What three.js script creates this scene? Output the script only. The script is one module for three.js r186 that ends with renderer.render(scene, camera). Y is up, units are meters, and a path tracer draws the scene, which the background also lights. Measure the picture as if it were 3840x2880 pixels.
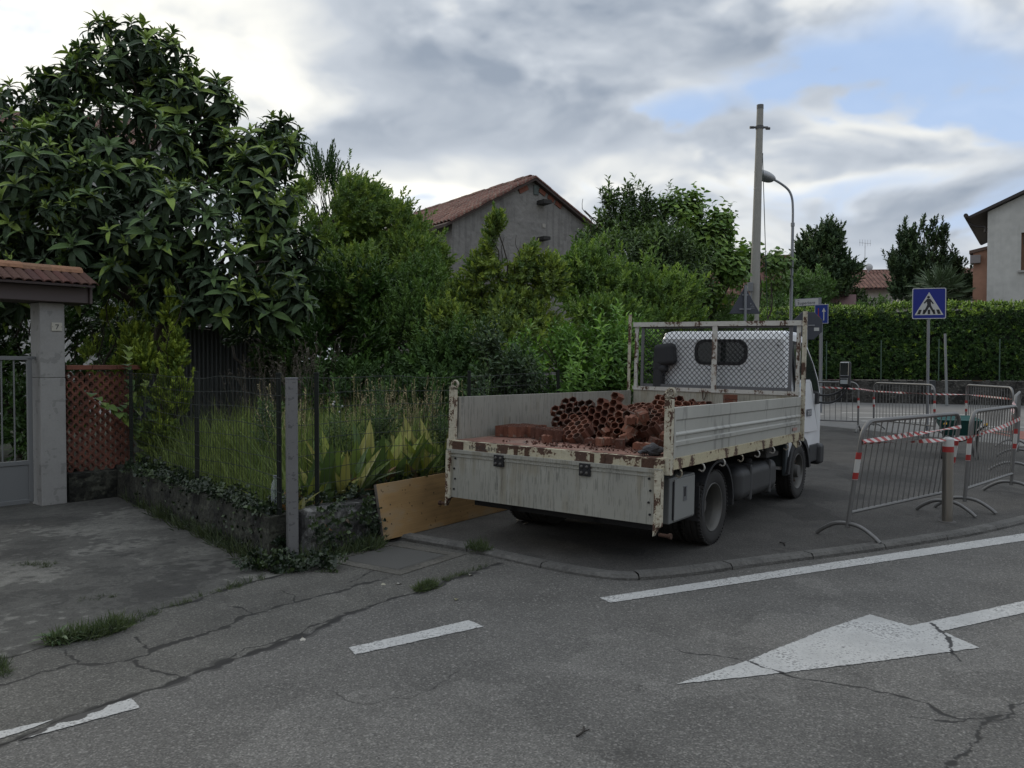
import * as THREE from 'three';
import { mergeGeometries } from 'three/addons/utils/BufferGeometryUtils.js';
import { RoundedBoxGeometry } from 'three/addons/geometries/RoundedBoxGeometry.js';

// ---------------------------------------------------------------- camera, sky, sun, exposure
const scene = new THREE.Scene();
const camera = new THREE.PerspectiveCamera(49.78, 1024 / 768, 0.1, 400);
camera.position.set(0, 1.565, 0);
camera.rotation.set(-0.0241, 0, 0);
const renderer = new THREE.WebGLRenderer({ antialias: true });
renderer.toneMapping = THREE.LinearToneMapping;
renderer.toneMappingExposure = 1.13;
renderer.shadowMap.enabled = true;

// seeded random and noise
function rng(seed) { let a = seed >>> 0; return () => { a = (a + 0x6D2B79F5) | 0; let t = Math.imul(a ^ (a >>> 15), 1 | a); t = (t + Math.imul(t ^ (t >>> 7), 61 | t)) ^ t; return ((t ^ (t >>> 14)) >>> 0) / 4294967296; }; }
const PERM = new Uint16Array(1024), VAL = new Float32Array(1024);
{ const r = rng(99); for (let i = 0; i < 512; i++) PERM[i] = PERM[i + 512] = Math.floor(r() * 512); for (let i = 0; i < 1024; i++) VAL[i] = r(); }
function vn(x, y, p = 512) {            // value noise, period p in lattice cells (p up to 512)
  const xi = Math.floor(x), yi = Math.floor(y), fx = x - xi, fy = y - yi;
  const x0 = ((xi % p) + p) % p, x1 = (x0 + 1) % p, y0 = ((yi % p) + p) % p, y1 = (y0 + 1) % p;
  const u = fx * fx * (3 - 2 * fx), v = fy * fy * (3 - 2 * fy);
  const a = VAL[PERM[x0 + PERM[y0]]], b = VAL[PERM[x1 + PERM[y0]]], c = VAL[PERM[x0 + PERM[y1]]], d = VAL[PERM[x1 + PERM[y1]]];
  return a + (b - a) * u + (c - a) * v + (a - b - c + d) * u * v;
}
function fbm(x, y, oct = 4, p = 512) { let s = 0, a = 0.5, n = 0; for (let i = 0; i < oct; i++) { s += a * vn(x, y, p); n += a; a *= 0.5; x *= 2; y *= 2; p = Math.min(512, p * 2); } return s / n; }
const clamp = (x, a = 0, b = 1) => x < a ? a : x > b ? b : x, lerp = (a, b, t) => a + (b - a) * t;
const sstep = (a, b, x) => { const t = clamp((x - a) / (b - a)); return t * t * (3 - 2 * t); };

// the sky: broken evening cloud, blue gaps to the right, the sun hidden behind cloud on the left
{
  const W = 3072, Hh = 1536, d = new Float32Array(W * Hh * 4);
  // [azimuth deg, elevation deg, half width, half height, weight]: where the cloud opens, is lit or is thick
  const open = [[26, 18.2, 7.0, 2.6, 1.15], [31, 15.2, 4.5, 2.2, .85], [20.5, 18, 3, 1.8, .5], [14, 16.0, 4.0, 1.7, 1.05], [33, 10.5, 5, 2.4, .75], [27, 9.0, 6, 1.5, .5], [22, 11.8, 4, 1.2, .35], [52, 20, 12, 6, .7], [-60, 30, 15, 8, .6], [95, 30, 20, 10, .6], [150, 35, 25, 12, .7], [-130, 28, 20, 10, .6]];
  const lit = [[-19, 22, 8, 4, 0.65], [-29, 18, 6, 5, 0.9], [-33, 23, 6, 6, .5], [-14, 20, 5, 2.5, 0.4], [-5, 13, 7, 2.0, .75], [-9, 9.5, 8, 3, 0.5], [-2, 11.5, 3, 1.5, .4], [9, 12.5, 5, 1.3, .45], [23, 14.2, 5, 1.7, .55], [19, 13, 3, 2, .3], [27, 24, 9, 2.2, .5], [35, 22.5, 6, 2, .4], [33, 16.3, 5, 1.2, .5], [20, 8, 6, 2.5, .25], [-45, 18, 10, 8, .4]];
  const thick = [[-3, 21, 9, 3.2, .65], [1, 17.5, 7, 3.0, .75], [8, 14.8, 4, 1.6, .4], [-10, 16, 5, 1.6, .4], [12, 22, 6, 3, .5], [17, 20, 4, 2.2, .45], [24, 10.2, 5, 0.9, .5], [-8, 24.5, 8, 1.5, .3], [9, 10.5, 3, .8, .3], [28, 8, 4, 0.7, .35]];
  const bell = (L, az, el) => { let s = 0; for (const g of L) { let dx = az - g[0]; if (dx > 180) dx -= 360; if (dx < -180) dx += 360; const dy = el - g[1]; const q = (dx * dx) / (g[2] * g[2]) + (dy * dy) / (g[3] * g[3]); if (q < 9) s += g[4] * Math.exp(-q); } return s; };
  for (let j = 0; j < Hh; j++) {
    const el = ((j + 0.5) / Hh - 0.5) * 180;
    for (let i = 0; i < W; i++) {
      const k = (j * W + i) * 4;
      if (el < -1) { d[k] = 0.10; d[k + 1] = 0.10; d[k + 2] = 0.095; d[k + 3] = 1; continue; }
      const phi = ((i + 0.5) / W - 0.5) * 2 * Math.PI;           // atan2(z, x)
      const e = el * Math.PI / 180, x = Math.cos(e) * Math.cos(phi), y = Math.sin(e), z = Math.cos(e) * Math.sin(phi);
      let az = Math.atan2(x, -z) * 180 / Math.PI;
      const q = 1 / (Math.max(y, 0) + 0.13), px = x * q, pz = z * q;
      const wx = fbm(px * 1.6 + 31, pz * 1.6 + 7, 4) - 0.5, wz = fbm(px * 1.6 + 80, pz * 1.6 + 55, 4) - 0.5;
      const n1 = fbm(px * 1.3 + wx * 1.3 + 10, pz * 1.6 + wz * 1.3 + 20, 6), n2 = fbm(px * 3.4 + wx * 2.4 + 60, pz * 4.2 + wz * 2 + 90, 6);
      const n3 = fbm(az * 0.16 + wx * 2 + 200, el * 0.42 + wz * 2 + 40, 6);       // streaks that lie along the horizon
      const n4 = fbm(az * .42 + wx * 3 + 300, el * .8 + wz * 3 + 140, 6);
      const aj = az + wx * 9 + (n4 - .5) * 5, ej = el + wz * 5 + (n2 - .5) * 2.0 + (n4 - .5) * 2.4;
      let gap = bell(open, aj, ej) + (n1 - 0.5) * 1.1 + (n2 - .5) * .5 + (n3 - .5) * .6 + (n4 - .5) * .9;
      gap = sstep(0.20, 1.0, gap) * .92;
      const L = bell(lit, aj, ej), T = bell(thick, aj, ej);
      let b = 0.52 + (n1 - 0.5) * 0.45 + (n2 - 0.5) * 0.6 + (n3 - .5) * .45 + (n4 - .5) * .6 + L * 0.5 - T * 0.52;
      b = clamp(b, 0.0, 1.25);
      const low = Math.exp(-Math.max(el, 0) / 5);
      b = lerp(b, 0.66 + (n3 - .5) * .75, low * 0.55);
      const c = b < 0.5 ? [lerp(0.285, 0.515, b * 2), lerp(0.335, 0.56, b * 2), lerp(0.41, 0.62, b * 2)] : [lerp(0.515, 0.95, (b - .5) * 2), lerp(0.56, 0.94, (b - .5) * 2), lerp(0.62, 0.88, (b - .5) * 2)];
      const up = clamp(el / 60), S = [lerp(0.47, 0.17, up), lerp(0.61, 0.31, up), lerp(0.83, 0.62, up)];
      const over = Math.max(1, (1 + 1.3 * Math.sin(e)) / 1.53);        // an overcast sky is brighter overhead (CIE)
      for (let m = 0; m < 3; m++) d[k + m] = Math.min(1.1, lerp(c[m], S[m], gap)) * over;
      d[k + 3] = 1;
    }
  }
  const t = new THREE.DataTexture(d, W, Hh, THREE.RGBAFormat, THREE.FloatType);
  t.mapping = THREE.EquirectangularReflectionMapping; t.magFilter = t.minFilter = THREE.LinearFilter; t.needsUpdate = true;
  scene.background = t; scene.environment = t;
}
const sun = new THREE.DirectionalLight(new THREE.Color(1, 0.90, 0.74), 1.4);
sun.position.set(-32, 25, -52); sun.target.position.set(0, 0, -8); sun.castShadow = true; sun.shadow.radius = 40;
Object.assign(sun.shadow.camera, { left: -40, right: 40, top: 40, bottom: -40, near: 1, far: 160 });
scene.add(sun, sun.target);

// ---------------------------------------------------------------- helpers
const used = {};
function numbered(n) { if (!(n in used)) { used[n] = 0; return n; } return n + '_' + String(++used[n]).padStart(3, '0'); }
const flat = (g) => { g = g.index ? g.toNonIndexed() : g; for (const k of Object.keys(g.attributes)) if (!['position', 'normal', 'uv'].includes(k)) g.deleteAttribute(k); if (!g.attributes.uv) g.setAttribute('uv', new THREE.BufferAttribute(new Float32Array(g.attributes.position.count * 2), 2)); return g; };
const join = (l) => l.length === 1 ? l[0] : mergeGeometries(l.map(flat));
function mesh(name, geo, mat, parent) {
  const m = new THREE.Mesh(Array.isArray(geo) ? join(geo) : geo, mat); m.castShadow = m.receiveShadow = true;
  m.name = parent ? name : numbered(name); (parent || scene).add(m); return m;
}
function thing(name, label, category, pos = [0, 0, 0], turn = 0, group) {
  const o = new THREE.Group(); o.name = numbered(name); o.position.set(...pos); o.rotation.y = turn; scene.add(o);
  o.userData = { label, category }; if (group) o.userData.group = group; return o;
}
function tag(o, label, category, group) { o.userData.label = label; o.userData.category = category; if (group) o.userData.group = group; return o; }
function struct(o, label, category) { o.userData.kind = 'structure'; if (label) o.userData.label = label; if (category) o.userData.category = category; return o; }
const V = (x, y, z) => new THREE.Vector3(x, y, z);
function place(g, x = 0, y = 0, z = 0, rx = 0, ry = 0, rz = 0) { if (rx || ry || rz) g.applyMatrix4(new THREE.Matrix4().makeRotationFromEuler(new THREE.Euler(rx, ry, rz, 'YXZ'))); return g.translate(x, y, z); }
const box = (w, h, d, x, y, z, rx, ry, rz) => place(new THREE.BoxGeometry(w, h, d), x, y, z, rx, ry, rz);
const rbox = (w, h, d, r, x, y, z, rx, ry, rz) => place(new RoundedBoxGeometry(w, h, d, 2, r), x, y, z, rx, ry, rz);
const cyl = (r0, r1, h, x, y, z, seg = 16, rx, ry, rz) => place(new THREE.CylinderGeometry(r0, r1, h, seg), x, y, z, rx, ry, rz);
function rod(a, b, r, seg = 8, r2 = r) {
  const d = b.clone().sub(a), g = new THREE.CylinderGeometry(r2, r, d.length(), seg);
  g.applyQuaternion(new THREE.Quaternion().setFromUnitVectors(V(0, 1, 0), d.clone().normalize())); const c = a.clone().add(b).multiplyScalar(.5); return g.translate(c.x, c.y, c.z);
}
function bar(a, b, w, t) { const d = b.clone().sub(a), g = new THREE.BoxGeometry(w, d.length(), t); g.applyQuaternion(new THREE.Quaternion().setFromUnitVectors(V(0, 1, 0), d.clone().normalize())); const c = a.clone().add(b).multiplyScalar(.5); return g.translate(c.x, c.y, c.z); }
const tube = (pts, r, n = 24, seg = 8, smooth = true) => new THREE.TubeGeometry(smooth ? new THREE.CatmullRomCurve3(pts, false, 'catmullrom', 0.5) : new THREE.CatmullRomCurve3(pts, false, 'catmullrom', 0.01), n, r, seg, false);
function extr(pts, depth, bevel = 0, holes = []) {       // a polygon [[x, y]...] pushed along z
  const s = new THREE.Shape(pts.map(p => new THREE.Vector2(p[0], p[1]))); for (const h of holes) s.holes.push(new THREE.Path(h.map(p => new THREE.Vector2(p[0], p[1]))));
  return new THREE.ExtrudeGeometry(s, { depth, bevelEnabled: bevel > 0, bevelSize: bevel, bevelThickness: bevel, bevelSegments: 2, curveSegments: 6 });
}
function mUV(g, s = 1, ox = 0, oy = 0) {                  // uv in metres from position, by the way each face points
  g = flat(g); const p = g.attributes.position, n = p.count, uv = new Float32Array(n * 2), a = V(0, 0, 0), b = V(0, 0, 0), c = V(0, 0, 0);
  for (let i = 0; i < n; i += 3) {
    a.fromBufferAttribute(p, i); b.fromBufferAttribute(p, i + 1).sub(a); c.fromBufferAttribute(p, i + 2).sub(a); b.cross(c);
    const X = Math.abs(b.x), Y = Math.abs(b.y), Z = Math.abs(b.z);
    for (let k = i; k < i + 3; k++) { const x = p.getX(k), y = p.getY(k), z = p.getZ(k); const [u, v] = X >= Y && X >= Z ? [z, y] : Y >= Z ? [x, z] : [x, y]; uv[2 * k] = u * s + ox; uv[2 * k + 1] = v * s + oy; }
  }
  g.setAttribute('uv', new THREE.BufferAttribute(uv, 2)); return g;
}
const enc = new Uint8Array(4097); for (let i = 0; i <= 4096; i++) { const c = i / 4096; enc[i] = Math.round(255 * (c <= 0.0031308 ? c * 12.92 : 1.055 * Math.pow(c, 1 / 2.4) - 0.055)); }
function colorTex(w, h, fn) {           // fn(u, v, out) writes linear rgb
  const d = new Uint8Array(w * h * 4), o = [0, 0, 0];
  for (let j = 0; j < h; j++) for (let i = 0; i < w; i++) { fn(i / w, j / h, o, i, j); const k = (j * w + i) * 4; for (let m = 0; m < 3; m++) d[k + m] = enc[Math.round(clamp(o[m]) * 4096)]; d[k + 3] = 255; }
  const t = new THREE.DataTexture(d, w, h, THREE.RGBAFormat); return fin(t, true);
}
function grayTex(w, h, fn) {
  const d = new Uint8Array(w * h * 4);
  for (let j = 0; j < h; j++) for (let i = 0; i < w; i++) { const v = Math.round(clamp(fn(i / w, j / h, i, j)) * 255), k = (j * w + i) * 4; d[k] = d[k + 1] = d[k + 2] = v; d[k + 3] = 255; }
  return fin(new THREE.DataTexture(d, w, h, THREE.RGBAFormat), false);
}
function fin(t, srgb) { t.wrapS = t.wrapT = THREE.RepeatWrapping; t.magFilter = THREE.LinearFilter; t.minFilter = THREE.LinearMipmapLinearFilter; t.generateMipmaps = true; if (srgb) t.colorSpace = THREE.SRGBColorSpace; t.needsUpdate = true; return t; }
const rgb = (r, g, b) => new THREE.Color().setRGB(r, g, b);
const std = (c, rough = 0.8, o = {}) => new THREE.MeshStandardMaterial({ color: Array.isArray(c) ? rgb(...c) : c, roughness: rough, ...o });
const phys = (c, rough, o = {}) => new THREE.MeshPhysicalMaterial({ color: rgb(...c), roughness: rough, ...o });
const R = (deg) => deg * Math.PI / 180;

// ---------------------------------------------------------------- ground: road, strips, driveway, apron
const RY = -0.034;                                          // the road lies 5 cm below the apron
const driveEdge = [[-9, -1.2], [-4.6, -2.9], [-2.78, -4.45], [-2.7, -4.52], [-2.65, -4.66], [-2.5, -4.75], [-2.38, -4.9], [-2.3, -5.38], [-2.15, -5.55], [-2.03, -5.88], [-1.84, -6.14], [-1.62, -6.4]];
const seam2 = [[-9, -.6], [-4.2, -2.8], [-2.56, -4.11], [-2.45, -4.23], [-2.32, -4.36], [-2.17, -4.38], [-2.06, -4.43], [-2.02, -4.51], [-2.02, -4.6], [-1.92, -4.72], [-1.84, -4.82], [-1.75, -4.99], [-1.71, -5.18], [-1.63, -5.26], [-1.53, -5.44], [-1.43, -5.55], [-1.27, -5.74], [-1.1, -5.98], [-0.92, -6.16]];
const seam3 = [[-9, 1], [-4, -1.75], [-2.4, -3.1], [-2.15, -3.43], [-2.11, -3.48], [-2.03, -3.65], [-1.97, -3.74], [-1.91, -3.85], [-1.83, -3.95], [-1.74, -4.06], [-1.67, -4.21], [-1.59, -4.31], [-1.52, -4.42], [-1.44, -4.54], [-1.36, -4.66], [-1.22, -4.89], [-1.11, -5.1], [-1.05, -5.28], [-0.93, -5.43], [-0.8, -5.63], [-0.6, -5.81], [-0.45, -6.11], [-0.28, -6.39], [-0.11, -6.61]];
const kerbLow = [[-1.06, -7.51], [-0.34, -6.98], [-0.15, -6.8], [0.13, -6.53], [0.39, -6.31], [0.64, -6.14], [0.86, -6.07], [1.1, -6.12], [1.37, -6.22], [1.88, -6.47], [2.31, -6.67], [2.77, -6.87], [3.39, -7.18], [4.25, -7.65], [5.13, -8.25], [7.4, -9.95], [10.2, -12.6], [13, -16]];
const kerbWidth = 0.13;
// asphalt relief and tone over a 11 m square of road, x -4..7, z -9.5..1.5
const N = 2048, ZX = -4, ZZ = -9.5, ZS = 11;
const tone = new Float32Array(N * N), relief = new Float32Array(N * N), cracked = new Uint8Array(N * N);
{
  const r = rng(5);
  for (let j = 0; j < N; j++) for (let i = 0; i < N; i++) {
    const k = j * N + i, x = i / N * ZS, y = j / N * ZS;
    const big = fbm(x * .45 + 3, y * .45 + 8, 4) + (fbm(x * .22 + 31, y * .5 + 12, 5) - .5) * .8, mid = fbm(x * 3.1, y * 3.1 + 40, 4), g = r();
    let t = 0.102 * (0.74 + big * .36 + (mid - .5) * .5), h = 0.55 + (r() - .5) * .35 + (mid - .5) * .1;
    if (g > .90) { t *= 1.4 + r() * 1.1; h += .25; } else if (g < .22) { t *= .45 + r() * .3; h -= .25; } else t *= .75 + r() * .5;
    if (fbm(x * .8 + 90, y * .8 + 15, 5) > .60) t *= 1.22;              // paler worn patches
    tone[k] = t; relief[k] = h;
  }
  for (let n = 0; n < 70000; n++) { const i = Math.floor(r() * (N - 2)), j = Math.floor(r() * (N - 2)), k = j * N + i, t = .12 + r() * .12; tone[k] = tone[k + 1] = t; if (r() < .6) tone[k + N] = tone[k + N + 1] = t * .9; relief[k] = relief[k + 1] = .95; }      // pale stones in the asphalt
}
function stamp(x, z, rad, dark, deep) {
  const ci = (x - ZX) / ZS * N, cj = (z - ZZ) / ZS * N, rr = rad / ZS * N, q = Math.ceil(rr);
  for (let j = Math.floor(cj) - q; j <= cj + q + 1; j++) for (let i = Math.floor(ci) - q; i <= ci + q + 1; i++) {
    if (i < 0 || j < 0 || i >= N || j >= N) continue; const dd = Math.hypot(i - ci, j - cj) / Math.max(rr, .6); if (dd > 1) continue;
    const k = j * N + i, w = 1 - dd * dd * .5; tone[k] = Math.min(tone[k], lerp(tone[k], dark, w)); relief[k] = Math.min(relief[k], lerp(relief[k], deep, w)); if (deep < .2) cracked[k] = 1;
  }
}
const rc = rng(17);
function crack(pts, w0, w1, dark = .02, deep = 0.05, jit = .025) {
  for (let s = 0; s + 1 < pts.length; s++) {
    const [ax, az] = pts[s], [bx, bz] = pts[s + 1], len = Math.hypot(bx - ax, bz - az), n = Math.max(1, Math.ceil(len / .004));
    for (let i = 0; i < n; i++) {
      const t = i / n, x = lerp(ax, bx, t), z = lerp(az, bz, t), f = (s + t) / (pts.length - 1);
      const ox = (fbm(x * 9 + 3, z * 9, 4) - .5) * jit * 4, oz = (fbm(x * 9 + 50, z * 9 + 20, 4) - .5) * jit * 4;
      stamp(x + ox, z + oz, lerp(w0, w1, f) * .72 * (.12 + 2.6 * Math.pow(fbm(x * 17, z * 17 + 9, 4), 2)) * (.6 + rc() * .8), dark, deep);
    }
  }
}
crack(seam3, .024, .026, .02, .05, .02); crack(seam3.slice(3), .034, .03, .055, .4, .035); crack(seam2, .02, .024, .022); crack(driveEdge.slice(1), .018, .022, .02);
crack([[-2.02, -4.42], [-1.97, -4.34], [-1.86, -4.27], [-1.68, -4.21]], .016, .014);
crack([[-1.52, -4.42], [-1.5, -4.63], [-1.37, -4.72], [-1.23, -5.01], [-1.11, -5.14]], .008, .01);
for (const l of [[[-1.85, -5.44], [-1.69, -5.3], [-1.61, -5.24]], [[-1.61, -5.81], [-1.43, -5.55]], [[-2.18, -4.79], [-2.1, -4.66], [-2.03, -4.57]], [[-2.32, -4.36], [-2.5, -4.6]], [[-1.2, -6.05], [-1.05, -6.4], [-.98, -6.9]]]) crack(l, .009, .007);
crack([[0.89, -4.6], [1.04, -4.53], [1.23, -4.47], [1.29, -4.41], [1.39, -4.27], [1.49, -4.18], [1.63, -4.12], [1.76, -4.03], [1.88, -3.96], [1.95, -3.87], [2.0, -3.74], [2.05, -3.7]], .006, .013);
crack([[2.9, -4.25], [2.44, -3.91], [2.27, -3.77], [2.19, -3.7], [2.1, -3.63], [2.02, -3.52], [1.89, -3.41], [1.81, -3.32], [1.73, -3.27], [1.65, -3.2], [1.5, -2.95]], .015, .011, .022, .15, .035);
crack([[2.59, -5.07], [2.58, -4.96], [2.54, -4.83], [2.48, -4.68], [2.42, -4.54], [2.4, -4.41]], .012, .008);
crack([[1.8, -3.7], [1.9, -3.68], [2.05, -3.7], [2.14, -3.7], [2.22, -3.75]], .008, .012);
crack([[-0.9, -4.0], [-.72, -3.86], [-.5, -3.92], [-.36, -4.12], [-.28, -4.3]], .004, .003, .03);
for (const [x, z, n, s] of [[.45, -3.36, 90, .07], [.62, -4.05, 16, .04], [2.2, -3.72, 70, .07]]) for (let i = 0; i < n; i++) { const a = rc() * 6.28, q = Math.sqrt(rc()) * s; stamp(x + Math.cos(a) * q * 1.4, z + Math.sin(a) * q, .003 + rc() * .006, .05, .4); }
const roadMap = colorTex(N, N, (u, v, o, i, j) => { const t = tone[j * N + i]; o[0] = t * 1.03; o[1] = t * .99; o[2] = t * .91; });
const roadBump = grayTex(N, N, (u, v, i, j) => relief[j * N + i]);
roadMap.wrapS = roadMap.wrapT = roadBump.wrapS = roadBump.wrapT = THREE.RepeatWrapping;
const zoneUV = (x, z) => [(x - ZX) / ZS, (z - ZZ) / ZS];
const roadMat = (c) => std(c, .9, { map: roadMap, bumpMap: roadBump, bumpScale: .007 });
const M_road = roadMat([1, 1, 1]), M_strip = roadMat([.86, .86, .83]), M_darkstrip = roadMat([.70, .70, .67]);

function sheet(pts, y, uvFn) {              // a flat polygon [[x, z]...] at height y
  const c = pts.map(p => new THREE.Vector2(p[0], -p[1])); if (THREE.ShapeUtils.area(c) < 0) { c.reverse(); pts = pts.slice().reverse(); }
  const tri = THREE.ShapeUtils.triangulateShape(c, []), pos = [], uv = [], nor = [];
  for (const t of tri) for (const i of t) { const [x, z] = pts[i]; pos.push(x, y, z); uv.push(...uvFn(x, z)); nor.push(0, 1, 0); }
  const g = new THREE.BufferGeometry(); g.setAttribute('position', new THREE.Float32BufferAttribute(pos, 3)); g.setAttribute('uv', new THREE.Float32BufferAttribute(uv, 2)); g.setAttribute('normal', new THREE.Float32BufferAttribute(nor, 3)); return g;
}
const metres = (s) => (x, z) => [x / s, z / s];
// earth under everything, out to the horizon
const earthTex = colorTex(512, 512, (u, v, o) => { const n = fbm(u * 8, v * 8, 6, 8), m = fbm(u * 40, v * 40, 3, 40); const t = .6 + n * .5 + (m - .5) * .5; o[0] = .05 * t; o[1] = .055 * t; o[2] = .028 * t; });
struct(mesh('ground', sheet([[-180, -220], [180, -220], [180, 80], [-180, 80]], -0.075, metres(5)), std([1, 1, 1], 1, { map: earthTex })), 'dark earth reaching to the horizon under garden and houses', 'ground');
// road
struct(mesh('road', sheet([[-30, 12], [-9, 1], [...seam3[1]], ...seam3.slice(2), [-.11, -6.61], [-.15, -6.8], ...kerbLow.slice(3), [30, -26], [60, -20], [60, 14]], RY, zoneUV), M_road), 'grey worn asphalt road with cracks and white markings', 'road');
struct(mesh('footpath', sheet([...seam3.slice(0), [-.15, -6.8], [-.34, -6.98], [-.62, -6.75], [-.92, -6.16], ...seam2.slice(0, -1).reverse()], RY + .001, zoneUV), M_strip), 'pale patched asphalt strip between the road and the driveway', 'footpath');
struct(mesh('footpath', sheet([...seam2, [-.62, -6.75], [-.34, -6.98], [-1.06, -7.51], [-1.75, -6.72], [-1.62, -6.4], ...driveEdge.slice(0, -1).reverse()], RY + .001, zoneUV), M_darkstrip), 'darker cracked asphalt strip beside the concrete driveway', 'footpath');
// concrete driveway
const drvX = -9.5, drvZ = -12.5, drvS = 8.6;
const driveTex = colorTex(1536, 1536, (() => { const r = rng(77); return (u, v, o) => {
  const x = u * drvS, y = v * drvS, n = fbm(x * 1.1 + 5, y * 1.1 + 1, 7), e = fbm(x * 15, y * 15 + 30, 5) - .5, m = fbm(x * 1.7 + 60, y * 1.7 + 33, 7), big = fbm(x * .45 + 9, y * .45 + 70, 3);
  let t = .066 * (.72 + big * .5 + e * .8 + (r() - .5) * .55);
  t += .062 * sstep(.51, .57, n + e * .5) * (.55 + e + r() * .3);                 // chalky worn skin of the slab
  t *= 1 - .42 * sstep(.54, .60, m + e * .55);                                   // soil and lichen
  const g = r(); if (g > .985) t *= 1.8; else if (g < .03) t *= .45;
  o[0] = t * 1.03; o[1] = t; o[2] = t * .89;
}; })());
const driveBump = grayTex(1024, 1024, (u, v) => .5 + (fbm(u * 64, v * 64, 4, 64) - .5) * .8 + (fbm(u * 9 + 3, v * 9, 4, 9) - .5) * .6);
struct(mesh('driveway', sheet([[-9.4, -10.0], [-5.9, -9.6], [-4.6, -10.1], [-1.72, -6.72], [-1.62, -6.4], ...driveEdge.slice(0, -1).reverse()], RY + .002, (x, z) => [(x - drvX) / drvS, (z - drvZ) / drvS]), std([1, 1, 1], .95, { map: driveTex, bumpMap: driveBump, bumpScale: .012 })), 'blotchy weathered concrete driveway before the gate', 'driveway');
// apron where the truck stands
const apS = 13, apX = -1.5, apZ = -20;
const apronTex = colorTex(2048, 2048, (() => { const r = rng(8); return (u, v, o) => { const x = u * apS, y = v * apS; let t = .062 * (.55 + fbm(x * .6, y * .6 + 4, 5) * .65 + (fbm(x * 5, y * 5, 3) - .5) * .5); const g = r(); if (g > .93) t *= 1.9; else if (g < .2) t *= .5; else t *= .8 + r() * .4; if (fbm(x * 1.3 + 4, y * .7 + 9, 5) < .36) t *= .7; o[0] = t * 1.03; o[1] = t * .97; o[2] = t * .88; }; })());
const fineBump = grayTex(1024, 1024, (() => { const r = rng(3); return () => r() * .8 + .1; })());
const apBump = fineBump.clone(); apBump.repeat.set(3, 3); apBump.needsUpdate = true;
const kerbUp = kerbLow.map((p, i) => { const a = kerbLow[Math.max(0, i - 1)], b = kerbLow[Math.min(kerbLow.length - 1, i + 1)], dx = b[0] - a[0], dz = b[1] - a[1], l = Math.hypot(dx, dz); return [p[0] + dz / l * kerbWidth, p[1] - dx / l * kerbWidth]; });
struct(mesh('parking_apron', sheet([...kerbUp, [9.9, -15.4], [7.3, -22.6], [5, -22.6], [5.75, -17.35], [-1.2, -7.47]], 0, (x, z) => [(x - apX) / apS, (z - apZ) / apS]), std([1, 1, 1], .92, { map: apronTex, bumpMap: apBump, bumpScale: .006 })), 'dark asphalt parking area under the truck', 'parking area');
// pale paving beyond the barriers, with faded lines
const paveTex = colorTex(1024, 1024, (() => { const r = rng(11); return (u, v, o) => { const x = u * 16, y = v * 16; let t = .17 * (.6 + fbm(x * .7, y * .7, 5, 11) * .6 + (fbm(x * 5, y * 5, 3) - .5) * .3) * (.85 + r() * .3); o[0] = t; o[1] = t * .98; o[2] = t * .94; }; })());
struct(mesh('side_road', sheet([[-40, -27], [4.9, -22.6], [7.3, -22.6], [9.9, -15.4], [13.2, -16.1], [30, -26.2], [60, -20], [60, -60], [-40, -60]], -.004, metres(16)), std([1, 1, 1], .9, { map: paveTex })), 'pale side road beyond the barriers', 'road');
struct(mesh('garden_soil', sheet([[-1.82, -6.8], [5.6, -17.3], [4, -26], [-25, -40], [-25, -14], [-6.5, -11.2], [-4.8, -10.3]], .2, metres(5)), std([.8, .8, .8], 1, { map: earthTex })), 'dark soil of the overgrown garden', 'soil');
const M_oldline = std([.42, .42, .40], .9);
for (const [a, b, c, d] of [[9.6, -22.6, 11.8, -22.4], [9.9, -24.2, 13, -23.6], [11.6, -20.6, 13.4, -20.2], [10.6, -26.5, 14.6, -25.4], [8.3, -25.8, 9.7, -25.6]]) struct(mesh('road_line', sheet([[a, b], [c, d], [c, d - .22], [a, b - .22]], .002, metres(1)), M_oldline), 'faded white line on the pale side road', 'road marking');
struct(mesh('cycle_path', sheet([[10.5, -16.4], [12.9, -16.0], [15, -18.4], [11, -19.5]], .002, metres(16)), std([1.5, .62, .5], .9, { map: paveTex })), 'red cycle path at the right edge behind the barriers', 'path');
struct(mesh('kerb_strip', sheet([[9.9, -15.4], [13.2, -16.0], [13.3, -16.25], [9.95, -15.7]], .003, metres(16)), std([1.9, 1.85, 1.75], .9, { map: paveTex })), 'pale edge strip of the red cycle path', 'kerb');

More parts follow.
